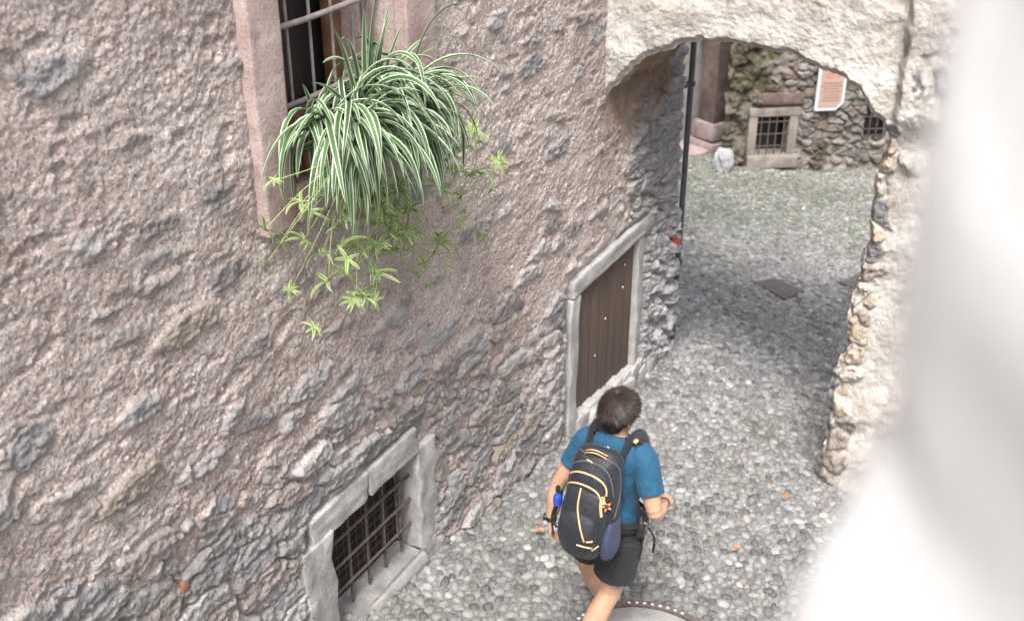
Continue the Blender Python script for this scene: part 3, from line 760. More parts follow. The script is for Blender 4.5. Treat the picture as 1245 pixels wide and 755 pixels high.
rect_cover(DR[0],'dark rectangular iron drain cover, whole, in the middle of the cobbles beyond the arch')
rect_cover(DR[1],'dark rectangular iron cover half hidden behind the right edge of the arch')
mh=thing('manhole_cover','round manhole cover with concrete centre and dark ring of pale studs by the walker’s foot','manhole cover',(MH[0],MH[1],gz(MH[1])))
def ringpt(r,a,dz): x=MH[0]+r*math.cos(a); y=MH[1]+r*math.sin(a); return V(x,y,gz(y)+dz)
def disc(r0,r1,dz0,dz1,n=96):
    m=MB()
    prof=[(r0,dz0-.05),(r0,dz0),(r1,dz1),(r1,dz1-.05)] if r0>0 else [(.001,dz0),(r1-.006,dz1),(r1,dz1-.006),(r1,dz1-.05)]
    for i in range(n):
        for (r,d) in prof: m.v.append(ringpt(r,2*math.pi*i/n,d))
    k=len(prof)
    for i in range(n):
        j=(i+1)%n
        for q in range(k-1): m.f.append([i*k+q,j*k+q,j*k+q+1,i*k+q+1])
    return m
disc(0,.403,.012,.012).build('concrete_disc',blockmat('worn_concrete',(.30,.30,.295),(.38,.38,.37),(.47,.465,.45),40),mh)
disc(.408,.458,.020,.020).build('iron_ring',simple('brown_iron_ring',(.115,.095,.09),.35,30,.6,80,.003),mh)
STUD=simple('pale_studs',(.50,.48,.46),.2,40); s0=None
for i in range(60):
    if i%10 in (8,9): continue
    q=ringpt(.433,2*math.pi*(i+.5)/60+.35,.020)
    if s0 is None:
        m=MB(); m.ball(WL[mh],(.011,.011,.005),sub=2); s0=m.build('stud',STUD,mh); s0.location=q-WL[mh]
    else: copyobj(s0,mh,q-WL[mh])

# ------------------------------------------------------------------ fallen leaves
LM=[simple('dry_leaf_orange',(.27,.14,.065),.4,60,.7),simple('dry_leaf_brown',(.28,.16,.09),.4,60,.7)]
def leafmesh():
    m=MB(); n=9
    for i in range(n+1):
        t=i/n; w=.016*math.sin(math.pi*min(1,t*1.02+.02))**.8+.001
        for k in (-1,0,1): m.v.append(V(k*w,(t-.5)*.06,.008+.008*abs(k)*math.sin(t*5)+.006*t*t+.004*random.random()))
    for i in range(n):
        for k in (0,1): a=i*3+k; m.f.append([a,a+1,a+4,a+3])
    return m
protoL=[leafmesh().build('dry_leaf',LM[i]) for i in range(2)]
spots=[(.982,4.858,'curled orange leaf on the cobbles just left of the walker’s calf'),(.458,5.225,'small brown leaf on cobbles between the low window and the walker'),(.742,5.143,'orange-brown leaf on cobbles left of the walker’s hand'),(.22,5.95,'brown leaf at the foot of the wall, short of the door'),(1.684,6.593,'orange leaf on cobbles right of the walker’s head'),(1.60,5.75,'brown leaf lying in the walker’s shadow')]
for i,(x,y,lab) in enumerate(spots):
    o=protoL[i%2] if i<2 else copyobj(protoL[i%2],None,(0,0,0))
    o.location=(x,y,float(gh(np.array([x]),np.array([y]))[0])+.022); o.rotation_euler=(random.uniform(-.3,.3),random.uniform(-.3,.3),random.uniform(0,6)); o.scale=(1+.3*random.random(),)*3
    tag(o,lab,'fallen leaf','dry leaves on the cobbles')

# ------------------------------------------------------------------ spider plant
SP=V(.18,4.03,3.02)
plant=thing('spider_plant','large green and white striped spider plant spilling from the upper barred window','plant',(0.0,4.08,2.80))
LEAF=leafmat('striped_leaf',(.50,.57,.44),(.08,.17,.06)); LEAFY=leafmat('young_leaf',(.48,.55,.29),(.20,.31,.09))
class LB:
    def __init__(s): s.v=[];s.f=[];s.ac=[];s.tn=[]
    def leaf(s,p0,dirv,L,w,g,curl=0,tone=0.,n=14):
        p=np.array(p0,float); d=np.array(dirv,float); d/=np.linalg.norm(d); b=len(s.v); step=L/n
        side=np.cross(d,V(0,0,1)); side/=np.linalg.norm(side)+1e-6
        tw=random.uniform(-.5,.5)
        for i in range(n+1):
            t=i/n; ww=w*min(1,.45+3*t)*(1-t**3.5)**.8+.0006
            nrm=np.cross(side,d); sd=side*math.cos(tw*t)+nrm*math.sin(tw*t); n2=np.cross(sd,d)
            for k in (-1,-.5,0,.5,1): s.v.append(p+sd*ww*k+n2*ww*.35*abs(k)); s.ac.append(k); s.tn.append(tone)
            p=p+d*step; d=d+V(0,0,-1)*g*step*(1+1.5*t)+side*curl*step; d/=np.linalg.norm(d)
            if p[0]<.045 and s.wall: p[0]=.045+.0*random.random(); d[0]=max(d[0],.02)
            side=side-d*np.dot(side,d); side/=np.linalg.norm(side)+1e-6
        for i in range(n):
            for k in range(4): a=b+i*5+k; s.f.append([a,a+1,a+6,a+5])
    wall=True
    def build(s,name,mat,parent,loc=None):
        o0=origin(parent,loc); me=bpy.data.meshes.new(name); me.from_pydata([tuple(v-o0) for v in s.v],[],s.f)
        me.polygons.foreach_set('use_smooth',np.ones(len(me.polygons),bool))
        for a,v in (('across',s.ac),('tone',s.tn)):
            at=me.attributes.new(a,'FLOAT','POINT'); at.data.foreach_set('value',np.array(v,dtype=np.float32))
        return link(name,me,mat,parent,loc)
fo=LB()
for i in range(370):
    cy=SP[1]+random.uniform(-.26,.36); cx=random.uniform(.02,.24)
    p=V(cx,cy,SP[2]+random.uniform(-.10,.06))
    a=random.gauss(0,1.0); el=random.uniform(.15,1.15)
    d=V(math.cos(a)*math.cos(el),math.sin(a)*math.cos(el)+(cy-SP[1])*1.5,math.sin(el))
    L=random.uniform(.32,.60)
    fo.leaf(p,d,L,random.uniform(.011,.0165),random.uniform(2.2,6.5),random.uniform(-1.6,1.6),random.random()**1.3)
for (ty,tz,L) in ((-.35,1.5,.56),(.03,2.2,.60),(.12,2.4,.42),(.28,2.0,.46),(-1.3,1.1,.52),(-.9,1.0,.46),(.6,1.6,.40),(.16,1.9,.34),(-.15,1.6,.50),(-1.6,.9,.5),(.9,1.3,.42),(.4,2.3,.48),(-.6,1.9,.5),(1.2,1.0,.46)):
    fo.leaf(V(.13,SP[1]+.08+ty*.12,SP[2]),V(.15,ty,tz),L,.013,random.uniform(.7,2.2),0,.1)
foliage=fo.build('foliage',LEAF,plant)
for i in range(3):
    m=MB(); cy=3.86+i*.22; m.loft(crs([(.02,cy,2.80),(.02,cy,2.88),(.02,cy,2.97)],6),[.065,.07,.075,.08,.085,.088],18); m.build('pot',simple('terracotta_pot',(.32,.15,.09),.2),plant)
SPOTS=[(3.453,2.903),(3.332,2.576),(3.485,2.385),(3.658,2.493),(3.855,2.187),(3.841,2.335),(3.571,2.587),(3.752,2.617),(3.298,2.751),(4.086,2.47),(4.139,2.319),(4.256,2.44),(4.446,2.056),(4.478,1.97),(4.723,1.977),(4.903,2.169),(5.03,2.061),(5.118,1.976),(5.264,2.223),(5.042,2.373),(5.314,2.379),(4.811,2.049),(4.276,2.264),(4.066,2.603),(4.501,2.266),(3.388,2.66),(3.644,2.696),(4.62,2.5),(4.75,2.62),(4.88,2.47),(4.35,2.58),(3.95,2.62),(5.12,2.55),(4.68,2.33),(4.2,2.55),(3.78,2.74),(4.97,2.68),(4.56,2.62),(4.42,2.42),(3.55,2.78),(4.02,2.40)]
def rosette(nl):
    r=LB(); r.wall=False
    for i in range(nl):
        a=2*math.pi*i/nl+random.uniform(-.3,.3); el=random.uniform(-.1,.8)
        r.leaf(V(*WL[plant]),V(math.cos(a)*math.cos(el),math.sin(a)*math.cos(el),math.sin(el)),random.uniform(.05,.14),.0085,random.uniform(3,12),0,random.random()**2*.7,8)
    return r
rp=[rosette(n_).build('plantlet',LEAFY,plant) for n_ in (9,8,11,7,6,10,12,5)]
st=MB()
SPOTS+=[(min(max(a_,3.5),5.15),b_) for a_,b_ in [(random.uniform(3.5,5.0),random.uniform(2.35,2.72)) for _ in range(20)]+[(random.gauss(4.2,.42),random.uniform(2.15,2.75)) for _ in range(34)]]
for i,(y,z) in enumerate(SPOTS):
    x=.10+random.uniform(0,.07)+(.10 if i>40 else 0); L=V(x,y,z)-WL[plant]
    sc_=random.uniform(.5,1.0)*(.9 if i<27 else 1.1)
    if i<8: o=rp[i]; o.location=L; o.scale=(sc_,)*3
    else: o=copyobj(rp[(i*5+i//8)%8],plant,L,(0,0,0),sc_)
    o.rotation_euler=(random.uniform(-.6,.6),random.uniform(.2,1.0),random.uniform(-3,3))
    y0=4.08+(y-4.08)*.35+random.uniform(-.08,.08)
    if i<27 or i%3==0: st.tube(crs([(.14,y0,2.98),(.30,y0+(y-y0)*.35,2.98),(.24,y0+(y-y0)*.75,(2.9+z)/2+.05),(x,y,z)],12),.0013,5)
st.build('runner',simple('pale_green_stem',(.34,.42,.17),.2,9,.6,60,0),plant)

# ------------------------------------------------------------------ person
SKIN=NT('skin'); SKIN.col(SKIN.ramp(SKIN.noise(7,4,.6),[(.3,(.36,.21,.14)),(.7,(.48,.30,.205))])); SKIN.b.inputs['Roughness'].default_value=.5; SKIN.b.inputs['Subsurface Weight'].default_value=.12; SKIN.b.inputs['Subsurface Radius'].default_value=(.02,.008,.004); SKIN.bump(SKIN.noise(160,3,.5),.0008,.6); SKIN=SKIN.m
TEAL=clothmat('teal_jersey',(.012,.066,.125),fold=.03,fs=10); BLKC=clothmat('black_shorts_cloth',(.018,.019,.023),fold=.016,fs=12,sc=(1,1,.5))
PACK=clothmat('black_ripstop',(.016,.018,.024),90,.0012,.016,11,.55); NAVY=clothmat('navy_mesh',(.035,.042,.085),220,.0015,.010,14,.7); WEB=clothmat('black_webbing',(.014,.014,.016),300,.0008,.002,9,.6)
YEL=simple('pale_yellow_piping',(.44,.31,.16),.12,40,.6,120,.001); 
per=thing('person','walker seen from behind in teal t-shirt and black shorts, carrying a backpack','person',(1.25,4.42,.07))
b=MB()
def L(keys,rad,n=18,k=22,ref=(0,1,0)):
    K=[list(p)+list((r,r) if np.isscalar(r) else r) for p,r in zip(keys,rad)]
    K=crs(K,k); b.loft(K[:,:3],[tuple(np.maximum(q,.002)) for q in K[:,3:5]],n,ref)
CXp,CYp=1.275,4.43
# torso
tor=[(CXp,CYp-.02,.80),(CXp,CYp-.03,.88),(CXp,CYp-.02,.96),(CXp,CYp,1.06),(CXp,CYp,1.17),(CXp,CYp+.005,1.28),(CXp,CYp,1.36),(CXp,CYp+.005,1.405),(CXp,CYp+.015,1.44)]
tr=[(.12,.10),(.168,.125),(.155,.112),(.132,.095),(.145,.105),(.165,.115),(.165,.10),(.125,.078),(.06,.06)]
L(tor,tr,28,30)
L([(CXp,CYp+.01,1.40),(CXp+.002,CYp+.03,1.47),(CXp+.005,CYp+.045,1.53)],[.062,.053,.056],18,8)
HC=V(1.280,4.462,1.548)
# head: skull, jaw, nose, ears, tilted slightly forward
hf=V(.28,.93,-.22); hf/=np.linalg.norm(hf); hr=np.cross(hf,V(0,0,1)); hr/=np.linalg.norm(hr); hu=np.cross(hr,hf); RH=np.array([hr,hf,hu]).T
b.ball(HC+hu*.03,(.074,.092,.085),RH,4); b.ball(HC-hu*.045+hf*.025,(.058,.066,.068),RH,3)
b.ball(HC+hf*.098-hu*.022,(.013,.018,.02),RH,2); b.ball(HC+hf*.088-hu*.062,(.026,.012,.012),RH,2)
for s_ in (-1,1):
    b.ball(HC+hr*s_*.077-hu*.012-hf*.004,(.009,.02,.032),RH,2); b.ball(HC+hr*s_*.034+hf*.075+hu*.012,(.014,.012,.008),RH,2)
# arms
LS,LE,LW=V(1.125,4.425,1.365),V(1.000,4.365,1.09),V(.975,4.335,.86)
RS,RE,RW=V(1.445,4.42,1.355),V(1.540,4.35,1.115),V(1.525,4.53,1.05)
def limb(a,c,e,r,ref=(0,1,.2)): 
    L([a,a*.5+c*.5,c,c*.6+e*.4,c*.25+e*.75,e],r,16,26,ref)
limb(LS,LE,LW,[.052,.047,.039,.042,.033,.025]); limb(RS,RE,RW,[.053,.049,.041,.043,.033,.025],(0,.3,1))
b.ball(LS,(.058,.055,.06),sub=3); b.ball(RS,(.058,.055,.06),sub=3)
def hand(w,d,pn,th,curl,sd):
    """w wrist, d finger direction, pn palm normal (curl side), th thumb side"""
    d=d/np.linalg.norm(d); pn=pn-d*np.dot(pn,d); pn/=np.linalg.norm(pn); t=np.cross(pn,d)*sd
    R=np.array([t,d,pn]).T
    L([w-d*.01,w+d*.02,w+d*.055,w+d*.085],[(.025,.019),(.030,.016),(.038,.014),(.036,.012)],14,8,tuple(pn))
    for i,(o,ln) in enumerate(((.029,.066),(.010,.075),(-.010,.070),(-.028,.054))):
        p=w+d*(.080-.004*abs(i-1))+t*o; dd=d+t*(o*1.2); pts=[p-d*.02,p]; c=curl*(1+.12*i)
        for k,fr in enumerate((.42,.32,.26)):
            an=c*(k+1); p=p+(dd*math.cos(an)+pn*math.sin(an))*ln*fr; pts.append(p.copy())
        L(pts,[.0085,.0088,.008,.0075,.006],8,12,tuple(t))
    p=w+d*.025+t*.022; q=p+(t*.75+d*.6+pn*.25)*.035; r=q+(t*.25+d*.9+pn*.35)*.028; s2=r+(d*.95+pn*.35)*.022
    L([w+d*.01+t*.008,p,q,r,s2],[.012,.0125,.0105,.009,.0065],8,12,tuple(pn))
hand(LW,V(.02,.06,-1),V(.9,.35,0),None,.32,1)
hand(RW,V(-.05,.85,-.25),V(-.5,0,-.8),None,.55,-1)
# legs
LH,LK,LA=V(1.175,4.42,.86),V(1.115,4.53,.50),V(1.135,4.70,.115)
RHp,RK,RA=V(1.36,4.40,.86),V(1.315,4.375,.50),V(1.215,4.165,.165)
def leg(h,k,a):
    L([h,h*.55+k*.45,h*.2+k*.8,k,k*.78+a*.22,k*.62+a*.38,k*.25+a*.75,a],[(.095,.095),(.088,.088),(.068,.068),(.060,.062),(.058,.062),(.060,.064),(.042,.044),(.034,.038)],20,34)
leg(LH,LK,LA); leg(RHp,RK,RA)
# feet (inside the shoes)
b.ball(LA+V(0,.05,-.065),(.036,.10,.03),sub=3); b.ball(RA+V(0,.045,-.06),(.036,.09,.03),np.array(Matrix.Rotation(-.5,3,'X')),3)
b.ball(LA+V(0,0,-.03),(.034,.04,.05),sub=3); b.ball(RA+V(0,0,-.03),(.034,.04,.05),sub=3)
b.build('body',SKIN,per,remesh=.0042,sm=3)
# shoes
SHOE=simple('grey_trail_shoe',(.10,.10,.11),.3,20,.7,90,.002); SOLE=simple('pale_rubber',(.45,.44,.42),.15,20)
for A,ti in ((LA,0.),(RA,-.55)):
    R=np.array(Matrix.Rotation(ti,3,'X')); b=MB(); f=lambda x,y,z: A+R@V(x,y,z)
    K=crs([[*f(0,-.055,-.06),.034,.032],[*f(0,0,-.055),.044,.048],[*f(.0,.07,-.068),.046,.036],[*f(.002,.14,-.08),.046,.026],[*f(.004,.19,-.085),.028,.016]],14)
    b.loft(K[:,:3],[tuple(q) for q in K[:,3:]],18,(0,0,1)); K=crs([[*f(0,0,-.05),.045,.045],[*f(0,-.002,-.01),.042,.046]],4); b.loft(K[:,:3],[tuple(q) for q in K[:,3:]],18,(0,1,0))
    sh=b.build('shoe',SHOE,per,remesh=.005,sm=3)
    b=MB(); K=crs([[*f(0,-.07,-.098),.030,.012],[*f(0,0,-.10),.044,.014],[*f(0,.08,-.105),.050,.013],[*f(.004,.16,-.106),.046,.012],[*f(.004,.20,-.104),.02,.010]],14); b.loft(K[:,:3],[tuple(q) for q in K[:,3:]],18,(0,0,1),3); b.build('sole',SOLE,sh)
# shirt
b=MB()
ts_=[(CXp,CYp-.02,.90),(CXp,CYp-.02,.97),(CXp,CYp,1.06),(CXp,CYp,1.17),(CXp,CYp+.005,1.28),(CXp,CYp,1.355),(CXp,CYp+.005,1.40),(CXp,CYp+.02,1.425),(CXp,CYp+.025,1.438)]
L(ts_,[(.172,.135),(.168,.128),(.146,.112),(.150,.118),(.166,.122),(.170,.110),(.142,.088),(.088,.074),(.078,.068)],30,34)
def sleeve(S,E,l,r0,r1):
    d=(E-S); ln=np.linalg.norm(d); d/=ln; L([S-d*.05+V(np.sign(CXp-S[0])*.03,0,0),S,S+d*l*.5,S+d*l],[.055,r0,(r0+r1)/2,r1],20,14)
sleeve(LS,LE,.165,.066,.064); sleeve(RS,RE,.175,.067,.068)
shirt=b.build('shirt',TEAL,per,remesh=.006,sm=4); shirtM=b
# little white mark below the collar, built as three short strokes
lg=MB(); sb=shirtM.bvh()
def hit(bv,x,y,off=.002):
    d=Vector(ray(x,y)).normalized(); h=bv.ray_cast(Vector(CAM),d)
    if h[0] is None: return None
    return np.array(h[0])+np.array(-d)*off
pts=[hit(sb,x,y,.004) for x,y in ((733.5,545.5),(735,543),(737,545.5),(739,543),(741.5,546))]
pts=[p for p in pts if p is not None]
if len(pts)>2: lg.tube(pts,.0032,6); lg.build('emblem',simple('white_print',(.75,.78,.8),.05,5,.7,50,0),shirt)
# shorts
b=MB(); L([(CXp,CYp-.02,.97),(CXp,CYp-.03,.88),(CXp,CYp-.02,.78)],[(.160,.122),(.180,.140),(.14,.125)],28,14)
def shl(h,k,e,r):
    d=(k-h); d/=np.linalg.norm(d); L([h+V(0,0,.03),h+d*e*.5,h+d*e],[(.112,.112),(.112,.112),(r,r)],24,14)
shl(LH,LK,.235,.108); shl(RHp,RK,.24,.112)
b.build('shorts',BLKC,per,remesh=.006,sm=4)
# hair: cap plus strands
HB=NT('dark_brown_hair'); HB.col(HB.mix(HB.attr('tone'),(.009,.006,.006),(.048,.031,.025))); HB.b.inputs['Roughness'].default_value=.6; HB.b.inputs['Specular IOR Level'].default_value=.5; HB=HB.m
b=MB(); b.ball(HC+hu*.034-hf*.008,(.080,.096,.086),RH,4); b.ball(HC-hf*.045-hu*.025,(.068,.050,.072),RH,3)
bm_=[]
hair=b.build('hair',HB,per,remesh=.006,sm=2)
hs=LB(); hs.wall=False
cr=HC+hu*.12-hf*.05-hr*.01
for i in range(7500):
    # point on skull ellipsoid
    while True:
        v=RNG.normal(size=3); v/=np.linalg.norm(v)
        if v[2]>-.62 and not (v[1]>.35 and v[2]<.35): break
    p=HC+hu*.034-hf*.008+RH@(v*V(.083,.100,.089))
    if v[2]<0 and v[1]<.2: p=p-hf*.012-hu*.01
    nrm=RH@(v/V(.083,.098,.087)); nrm/=np.linalg.norm(nrm)
    fl=p-cr; fl=fl-nrm*np.dot(fl,nrm); fl/=np.linalg.norm(fl)+1e-6
    sw=np.cross(nrm,fl)*(.45+.35*math.sin(v[0]*5+v[1]*7)); d=fl+sw+nrm*random.uniform(.30,.75)+RNG.normal(size=3)*.10; d/=np.linalg.norm(d)
    if v[2]<-.1: d=d+V(0,0,-.6); d/=np.linalg.norm(d)
    Lh=random.uniform(.028,.055) if v[2]>-.1 else random.uniform(.012,.026)
    n=4; q=p.copy(); w=.0021; tone=random.random(); base=len(hs.v); sd=np.cross(d,nrm); sd/=np.linalg.norm(sd)+1e-9
    for k in range(n+1):
        ww=w*(1-(k/n)**2)+.0002; hs.v+= [q-sd*ww,q+sd*ww]; hs.ac+=[0,0]; hs.tn+=[tone,tone]
        q=q+d*Lh/n; d=d-nrm*.16; d/=np.linalg.norm(d)
    for k in range(n): a=base+2*k; hs.f.append([a,a+1,a+3,a+2])
hs.build('strands',HB,hair)
# face details
EYE=simple('eye_white',(.7,.68,.65),.05,5,.3,50,0)
for s_ in (-1,1): fd=MB(); fd.ball(HC+hr*s_*.033+hf*.086+hu*.002,(.012,.006,.006),RH,2); fd.build('eye',EYE,per)
# watch on the left wrist, dark band on the right
def band(c,d,r,w,name,face=None):
    d=d/np.linalg.norm(d); m=MB(); m.loft([c-d*w,c-d*w*.9,c+d*w*.9,c+d*w],[r*.93,r,r,r*.93],20,(0,1,.1)); o=m.build(name,WEB,per)
    if face is not None:
        m=MB(); f=face-d*np.dot(face,d); f/=np.linalg.norm(f); m.loft([c+f*(r-.004),c+f*(r+.008),c+f*(r+.010)],[.019,.019,.016],20,tuple(d)); m.build('watch_case',simple('black_watch_case',(.02,.02,.022),.1,5,.35,40,0,.5),o)
band(LW+(LE-LW)*.10,LE-LW,.0315,.012,'wristwatch',V(-1,-.5,.1)); band(RW+(RE-RW)*.10,RE-RW,.0315,.011,'wristband')

# ------------------------------------------------------------------ backpack
bp_=thing('backpack','black hiking backpack with pale yellow piping on the hiker’s back','backpack',(1.27,4.22,.90))
PC=V(1.245,4.27,0)
def pk(K):
    K=np.array(K,float); K[:,0]=PC[0]+.02+(K[:,0]-PC[0])*.83; K[:,3]*=.83; K[:,2]=1.45-(1.42-K[:,2])*.965; return K
b=MB()
K=crs([[PC[0],4.25,.885,.06,.03],[PC[0],4.235,.90,.125,.085],[PC[0],4.215,.97,.155,.112],[PC[0],4.212,1.10,.162,.120],[PC[0]+.002,4.225,1.24,.156,.112],[PC[0]+.006,4.25,1.335,.150,.094],[PC[0]+.01,4.272,1.400,.134,.070],[PC[0]+.01,4.288,1.428,.09,.036]],34)
K=pk(K); b.loft(K[:,:3],[tuple(np.maximum(q,.01)) for q in K[:,3:]],40,(0,1,0),2.6)
main=b.build('main_compartment',PACK,bp_,remesh=.005,sm=2)
b2=MB()
K=crs([[PC[0]-.010,4.165,.875,.06,.03],[PC[0]-.010,4.145,.90,.115,.07],[PC[0]-.010,4.125,1.00,.140,.085],[PC[0]-.008,4.135,1.12,.140,.078],[PC[0]-.004,4.16,1.225,.122,.060],[PC[0],4.20,1.285,.085,.035]],26)
K=pk(K); b2.loft(K[:,:3],[tuple(q) for q in K[:,3:]],36,(0,1,0),2.8); b2.build('middle_pocket',PACK,bp_,remesh=.005,sm=2)
b3=MB()
K=crs([[PC[0]-.012,4.115,.90,.05,.03],[PC[0]-.012,4.085,.93,.095,.05],[PC[0]-.014,4.072,1.02,.122,.058],[PC[0]-.014,4.085,1.10,.118,.05],[PC[0]-.012,4.11,1.165,.085,.03]],22)
K=pk(K); b3.loft(K[:,:3],[tuple(q) for q in K[:,3:]],36,(0,1,0),2.8); b3.build('front_pocket',PACK,bp_,remesh=.005,sm=2)
allp=MB()
for q in (b,b2,b3):
    k=len(allp.v); allp.v+=q.v; allp.f+=[[k+i for i in f] for f in q.f]
pv=allp.bvh()
def onpack(keys,n=24,off=.003):
    out=[]
    for x,y in crs(keys,n):
        p=hit(pv,x,y,off)
        if p is not None: out.append(p)
    if not out: return []
    o=[out[0]]
    for p in out[1:]:
        if np.linalg.norm(p-o[-1])<.08: o.append(p)
    return o
def cz(pts): return [(670+x/4.717,520+y/4.717) for x,y in pts]   # from an enlarged view of the pack
def pipe_(keys,r,name='piping',mat=YEL,n=26,flat=.45):
    p=onpack(cz(keys),n)
    if len(p)<3: print('piping lost',name,keys[0]); return
    m=MB(); p=np.array(p); p[1:-1]=(p[:-2]+p[1:-1]*2+p[2:])/4
    m.loft(p,[(r,r*flat)]*len(p),8,tuple(-np.array(ray(735,600)))); return m.build(name,mat,bp_)
pipe_([(100,262),(140,250),(190,258),(250,283),(300,320),(318,360),(316,392)],.0046)
pipe_([(78,325),(115,312),(165,320),(225,345),(265,375),(284,415),(288,450)],.0046)
pipe_([(172,345),(160,400),(152,460),(160,540),(172,600),(188,655)],.0042)
pipe_([(286,420),(284,460),(288,512)],.007,'zip_pull')
pipe_([(298,395),(300,420),(296,440)],.009,'zip_pull')
pipe_([(82,290),(92,262),(112,232)],.0045)
pipe_([(145,670),(185,682),(235,692)],.0045); pipe_([(200,655),(225,655),(238,650)],.004); pipe_([(232,705),(255,690),(272,676)],.004)
pipe_([(205,182),(225,192),(240,202)],.004)
GREYM=simple('grey_seam',(.07,.075,.085),.1,20)
pipe_([(110,215),(160,190),(225,195),(290,225),(330,270),(350,330),(358,400)],.004,'seam',GREYM)
pipe_([(150,110),(210,150),(300,180),(380,215),(400,300),(390,420),(360,520)],.004,'seam',GREYM)
# grab handle
hp=[hit(pv,x,y,.002) for x,y in cz([(198,140)])+cz([(322,172)])]
m=MB(); A=hp[0] if hp[0] is not None else V(1.20,4.24,1.40); B_=hp[1] if hp[1] is not None else V(1.31,4.23,1.40); up_=V(-.05,-.55,.8)
m.loft(crs([A,A*.7+B_*.3+up_*.030,A*.35+B_*.65+up_*.034,B_],14),[(.011,.004)]*14,8,tuple(up_)); hd=m.build('handle',WEB,bp_)
for o_ in (-.007,.007):
    m=MB(); sft=V(0,-.6,-.8)*o_; m.loft(crs([A+up_*.004+sft,A*.7+B_*.3+up_*.036+sft,A*.35+B_*.65+up_*.040+sft,B_+up_*.004+sft],14),[(.0035,.003)]*14,6,tuple(up_)); m.build('stripe',YEL,hd)
# shoulder straps
for sx in (-1,1):
    X0=CXp+sx*.085; X1=CXp+sx*.135
    m=MB(); K=crs([(X0,4.30,1.36),(X0+sx*.01,4.335,1.428),(X0+sx*.02,4.39,1.463),(X0+sx*.025,4.46,1.448),(X0+sx*.03,4.53,1.39),(X0+sx*.045,4.56,1.28),(X1,4.55,1.17),(X1+sx*.035,4.48,1.08),(X1+sx*.035,4.36,1.0)],30)
    m.loft(K,[(.041,.010)]*22+[(.022,.006)]*4+[(.012,.004)]*4,12,(sx*.15,0,1) if False else (1,0,0),3); stp=m.build('shoulder_strap',WEB,bp_)
    m=MB(); K=crs([(X0,4.27,1.39),(X0+sx*.008,4.33,1.442),(X0+sx*.016,4.385,1.478)],8); m.loft(K,[(.010,.003)]*8,8,(1,0,0),3)
    m.box((X0+sx*.014,4.375,1.476),(.018,.012,.006),bev=.003); m.build('load_lifter',WEB,stp)
# yellow tab on right strap
m=MB(); m.box((CXp+.125,4.40,1.462),(.010,.016,.004),np.array(Matrix.Rotation(.3,3,'Y')),bev=.002); m.build('tab',YEL,bp_)
# side pockets
m=MB(); K=crs([[PC[0]+.125,4.185,.865,.03,.045],[PC[0]+.140,4.18,.90,.045,.075],[PC[0]+.145,4.18,.99,.042,.082],[PC[0]+.152,4.20,1.07,.022,.066]],14); K=pk(K); m.loft(K[:,:3],[tuple(q) for q in K[:,3:]],20,(0,1,0),2.4); m.build('side_pocket',NAVY,bp_,remesh=.005,sm=2)
m=MB(); K=crs([[PC[0]-.13,4.20,.875,.03,.045],[PC[0]-.150,4.19,.91,.035,.070],[PC[0]-.155,4.19,.99,.032,.078],[PC[0]-.155,4.20,1.06,.018,.062]],14); K=pk(K); m.loft(K[:,:3],[tuple(q) for q in K[:,3:]],20,(0,1,0),2.4); m.build('side_pocket',NAVY,bp_,remesh=.005,sm=2)
# hip belt and dangling straps on the right
m=MB(); K=crs([(PC[0]+.13,4.27,1.00),(CXp+.175,4.34,.995),(CXp+.185,4.42,.99),(CXp+.15,4.52,.98),(CXp+.06,4.575,.975),(CXp-.06,4.575,.975),(CXp-.15,4.52,.98),(CXp-.185,4.42,.99),(PC[0]-.12,4.27,1.0)],36); m.loft(K,[(.030,.010)]*14+[(.014,.004)]*8+[(.030,.010)]*14,10,(0,0,1)) if False else m.loft(K,[(.010,.032)]*12+[(.004,.014)]*12+[(.010,.032)]*12,10,(0,0,1),3); m.build('hip_belt',WEB,bp_)
m=MB(); K=crs([[CXp+.178,4.36,.93,.008,.02],[CXp+.198,4.37,.96,.022,.042],[CXp+.198,4.375,1.02,.022,.045],[CXp+.188,4.375,1.06,.008,.02]],10); m.loft(K[:,:3],[tuple(q) for q in K[:,3:]],16,(0,1,0),3); bpk=m.build('belt_pocket',PACK,bp_)
m=MB(); m.tube(crs([(CXp+.218,4.345,1.035),(CXp+.222,4.375,1.01),(CXp+.220,4.36,.985)],6),.004,6); m.build('zip',YEL,bpk)
for pts in ([(CXp+.16,4.28,1.20),(CXp+.19,4.34,1.13),(CXp+.18,4.34,1.04)],[(CXp+.20,4.42,.97),(CXp+.24,4.44,.88),(CXp+.235,4.45,.78)],[(CXp+.19,4.38,.93),(CXp+.20,4.37,.85),(CXp+.19,4.37,.78)],[(PC[0]+.13,4.22,.98),(PC[0]+.155,4.19,.90),(PC[0]+.15,4.18,.83)],[(PC[0]+.15,4.20,1.07),(CXp+.18,4.30,1.02),(CXp+.19,4.36,.99)],[(PC[0]-.16,4.20,1.14),(PC[0]-.19,4.19,1.02),(PC[0]-.185,4.20,.90)],[(PC[0]-.15,4.22,1.18),(PC[0]-.17,4.20,1.08),(PC[0]-.18,4.19,.98)]):
    m=MB(); m.loft(crs(pts,12),[(.008,.0025)]*12,6,(.3,1,.2)); m.build('strap',WEB,bp_)

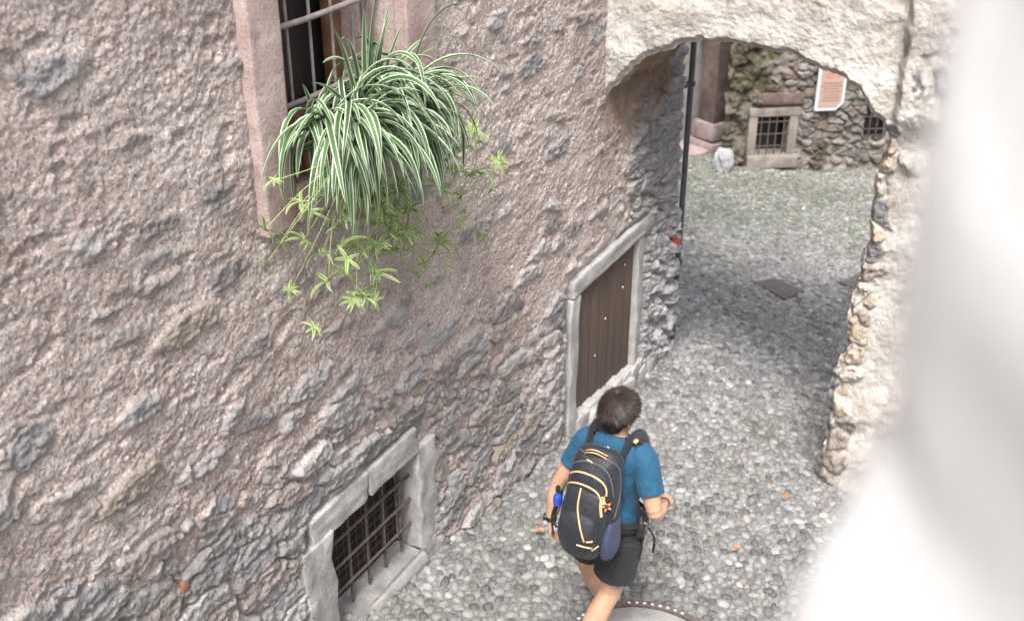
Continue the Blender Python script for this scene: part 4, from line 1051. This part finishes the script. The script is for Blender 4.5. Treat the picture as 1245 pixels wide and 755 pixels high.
# blue bottle clipped on the left, star charm on the right
bt=MB(); c=V(PC[0]-.148,4.165,1.125); bt.loft(crs([[*c,.014,.014],[*(c+V(0,0,.012)),.022,.022],[*(c+V(0,0,.045)),.023,.023],[*(c+V(0,0,.065)),.014,.014],[*(c+V(0,0,.085)),.009,.009]],12)[:,:3],[.014,.02,.023,.023,.023,.023,.023,.02,.016,.012,.010,.009],16,(0,1,0))
blu=bt.build('bottle',simple('glossy_blue',(.02,.06,.42),.15,9,.2,40,0,.6),None,loc=tuple(c)); tag(blu,'small glossy blue bottle clipped to the left side of the backpack','bottle')
cpm=MB(); cpm.loft([c+V(0,0,.083),c+V(0,0,.11),c+V(0,0,.115)],[.012,.012,.009],12,(0,1,0)); cpm.build('cap',WEB,blu)
sc0=hit(pv,*cz([(318,452)])[0],.018)
if sc0 is None: sc0=V(1.33,4.10,1.15)
m=MB(); f_=-np.array(ray(758,645)); f_/=np.linalg.norm(f_); r_=RT; u_=np.cross(f_,r_)
poly=[]
for i in range(10):
    rr=.030 if i%2==0 else .012; a=math.pi/2+.35+i*math.pi/5; poly.append((rr*math.cos(a),rr*math.sin(a)))
m.prism(poly,sc0,r_,u_,f_,.007,.002); star=m.build('star_charm',simple('orange_plastic',(.62,.20,.05),.2,30,.5),None,loc=tuple(sc0)); tag(star,'small orange star-shaped charm hanging from the backpack zip','charm')
m=MB(); m.ball(sc0+f_*.003,(.012,.012,.006),np.array([r_,u_,f_]).T,2); m.tube(crs([sc0+u_*.025,sc0+u_*.04-f_*.01,sc0+u_*.045-f_*.014-r_*.01],6),.002,5); m.build('knot',simple('dark_cord',(.03,.03,.035),.2),star)

# ------------------------------------------------------------------ camera, light, world
cd=bpy.data.cameras.new('camera'); cam=bpy.data.objects.new('camera',cd); COL.objects.link(cam); SC.camera=cam
cd.sensor_width=36; cd.lens=F/1245*36; cd.clip_start=.02; cd.clip_end=500
M4=Matrix(((RT[0],UP[0],-FW[0],CAM[0]),(RT[1],UP[1],-FW[1],CAM[1]),(RT[2],UP[2],-FW[2],CAM[2]),(0,0,0,1))); cam.matrix_world=M4
cd.dof.use_dof=True; cd.dof.focus_distance=5.4; cd.dof.aperture_fstop=2.8
W=bpy.data.worlds.new('World'); SC.world=W; W.use_nodes=True; nt=W.node_tree
sky=nt.nodes.new('ShaderNodeTexSky'); sky.sky_type='NISHITA'; sky.sun_disc=False
SD=Vector((-.16,.50,-.82)).normalized()      # light travels this way
el=math.asin(-SD.z); toS=-SD; sky.sun_elevation=el; sky.sun_rotation=math.atan2(toS.x,toS.y)
sky.air_density=1.0; sky.dust_density=7.; sky.ozone_density=.4
hs_=nt.nodes.new('ShaderNodeHueSaturation'); hs_.inputs['Saturation'].default_value=.45; nt.links.new(sky.outputs[0],hs_.inputs['Color']); nt.links.new(hs_.outputs[0],nt.nodes['Background'].inputs[0]); nt.nodes['Background'].inputs[1].default_value=.135
sd=bpy.data.lights.new('sun','SUN'); sd.energy=1.6; sd.angle=math.radians(15); sd.color=(1,.975,.94)
so=bpy.data.objects.new('sun',sd); COL.objects.link(so); so.rotation_euler=SD.to_track_quat('-Z','Y').to_euler(); so.location=(2,0,12)
SC.view_settings.view_transform='Standard'; SC.view_settings.look='None'; SC.view_settings.gamma=1; SC.view_settings.exposure=1.45
SC.render.engine='CYCLES'
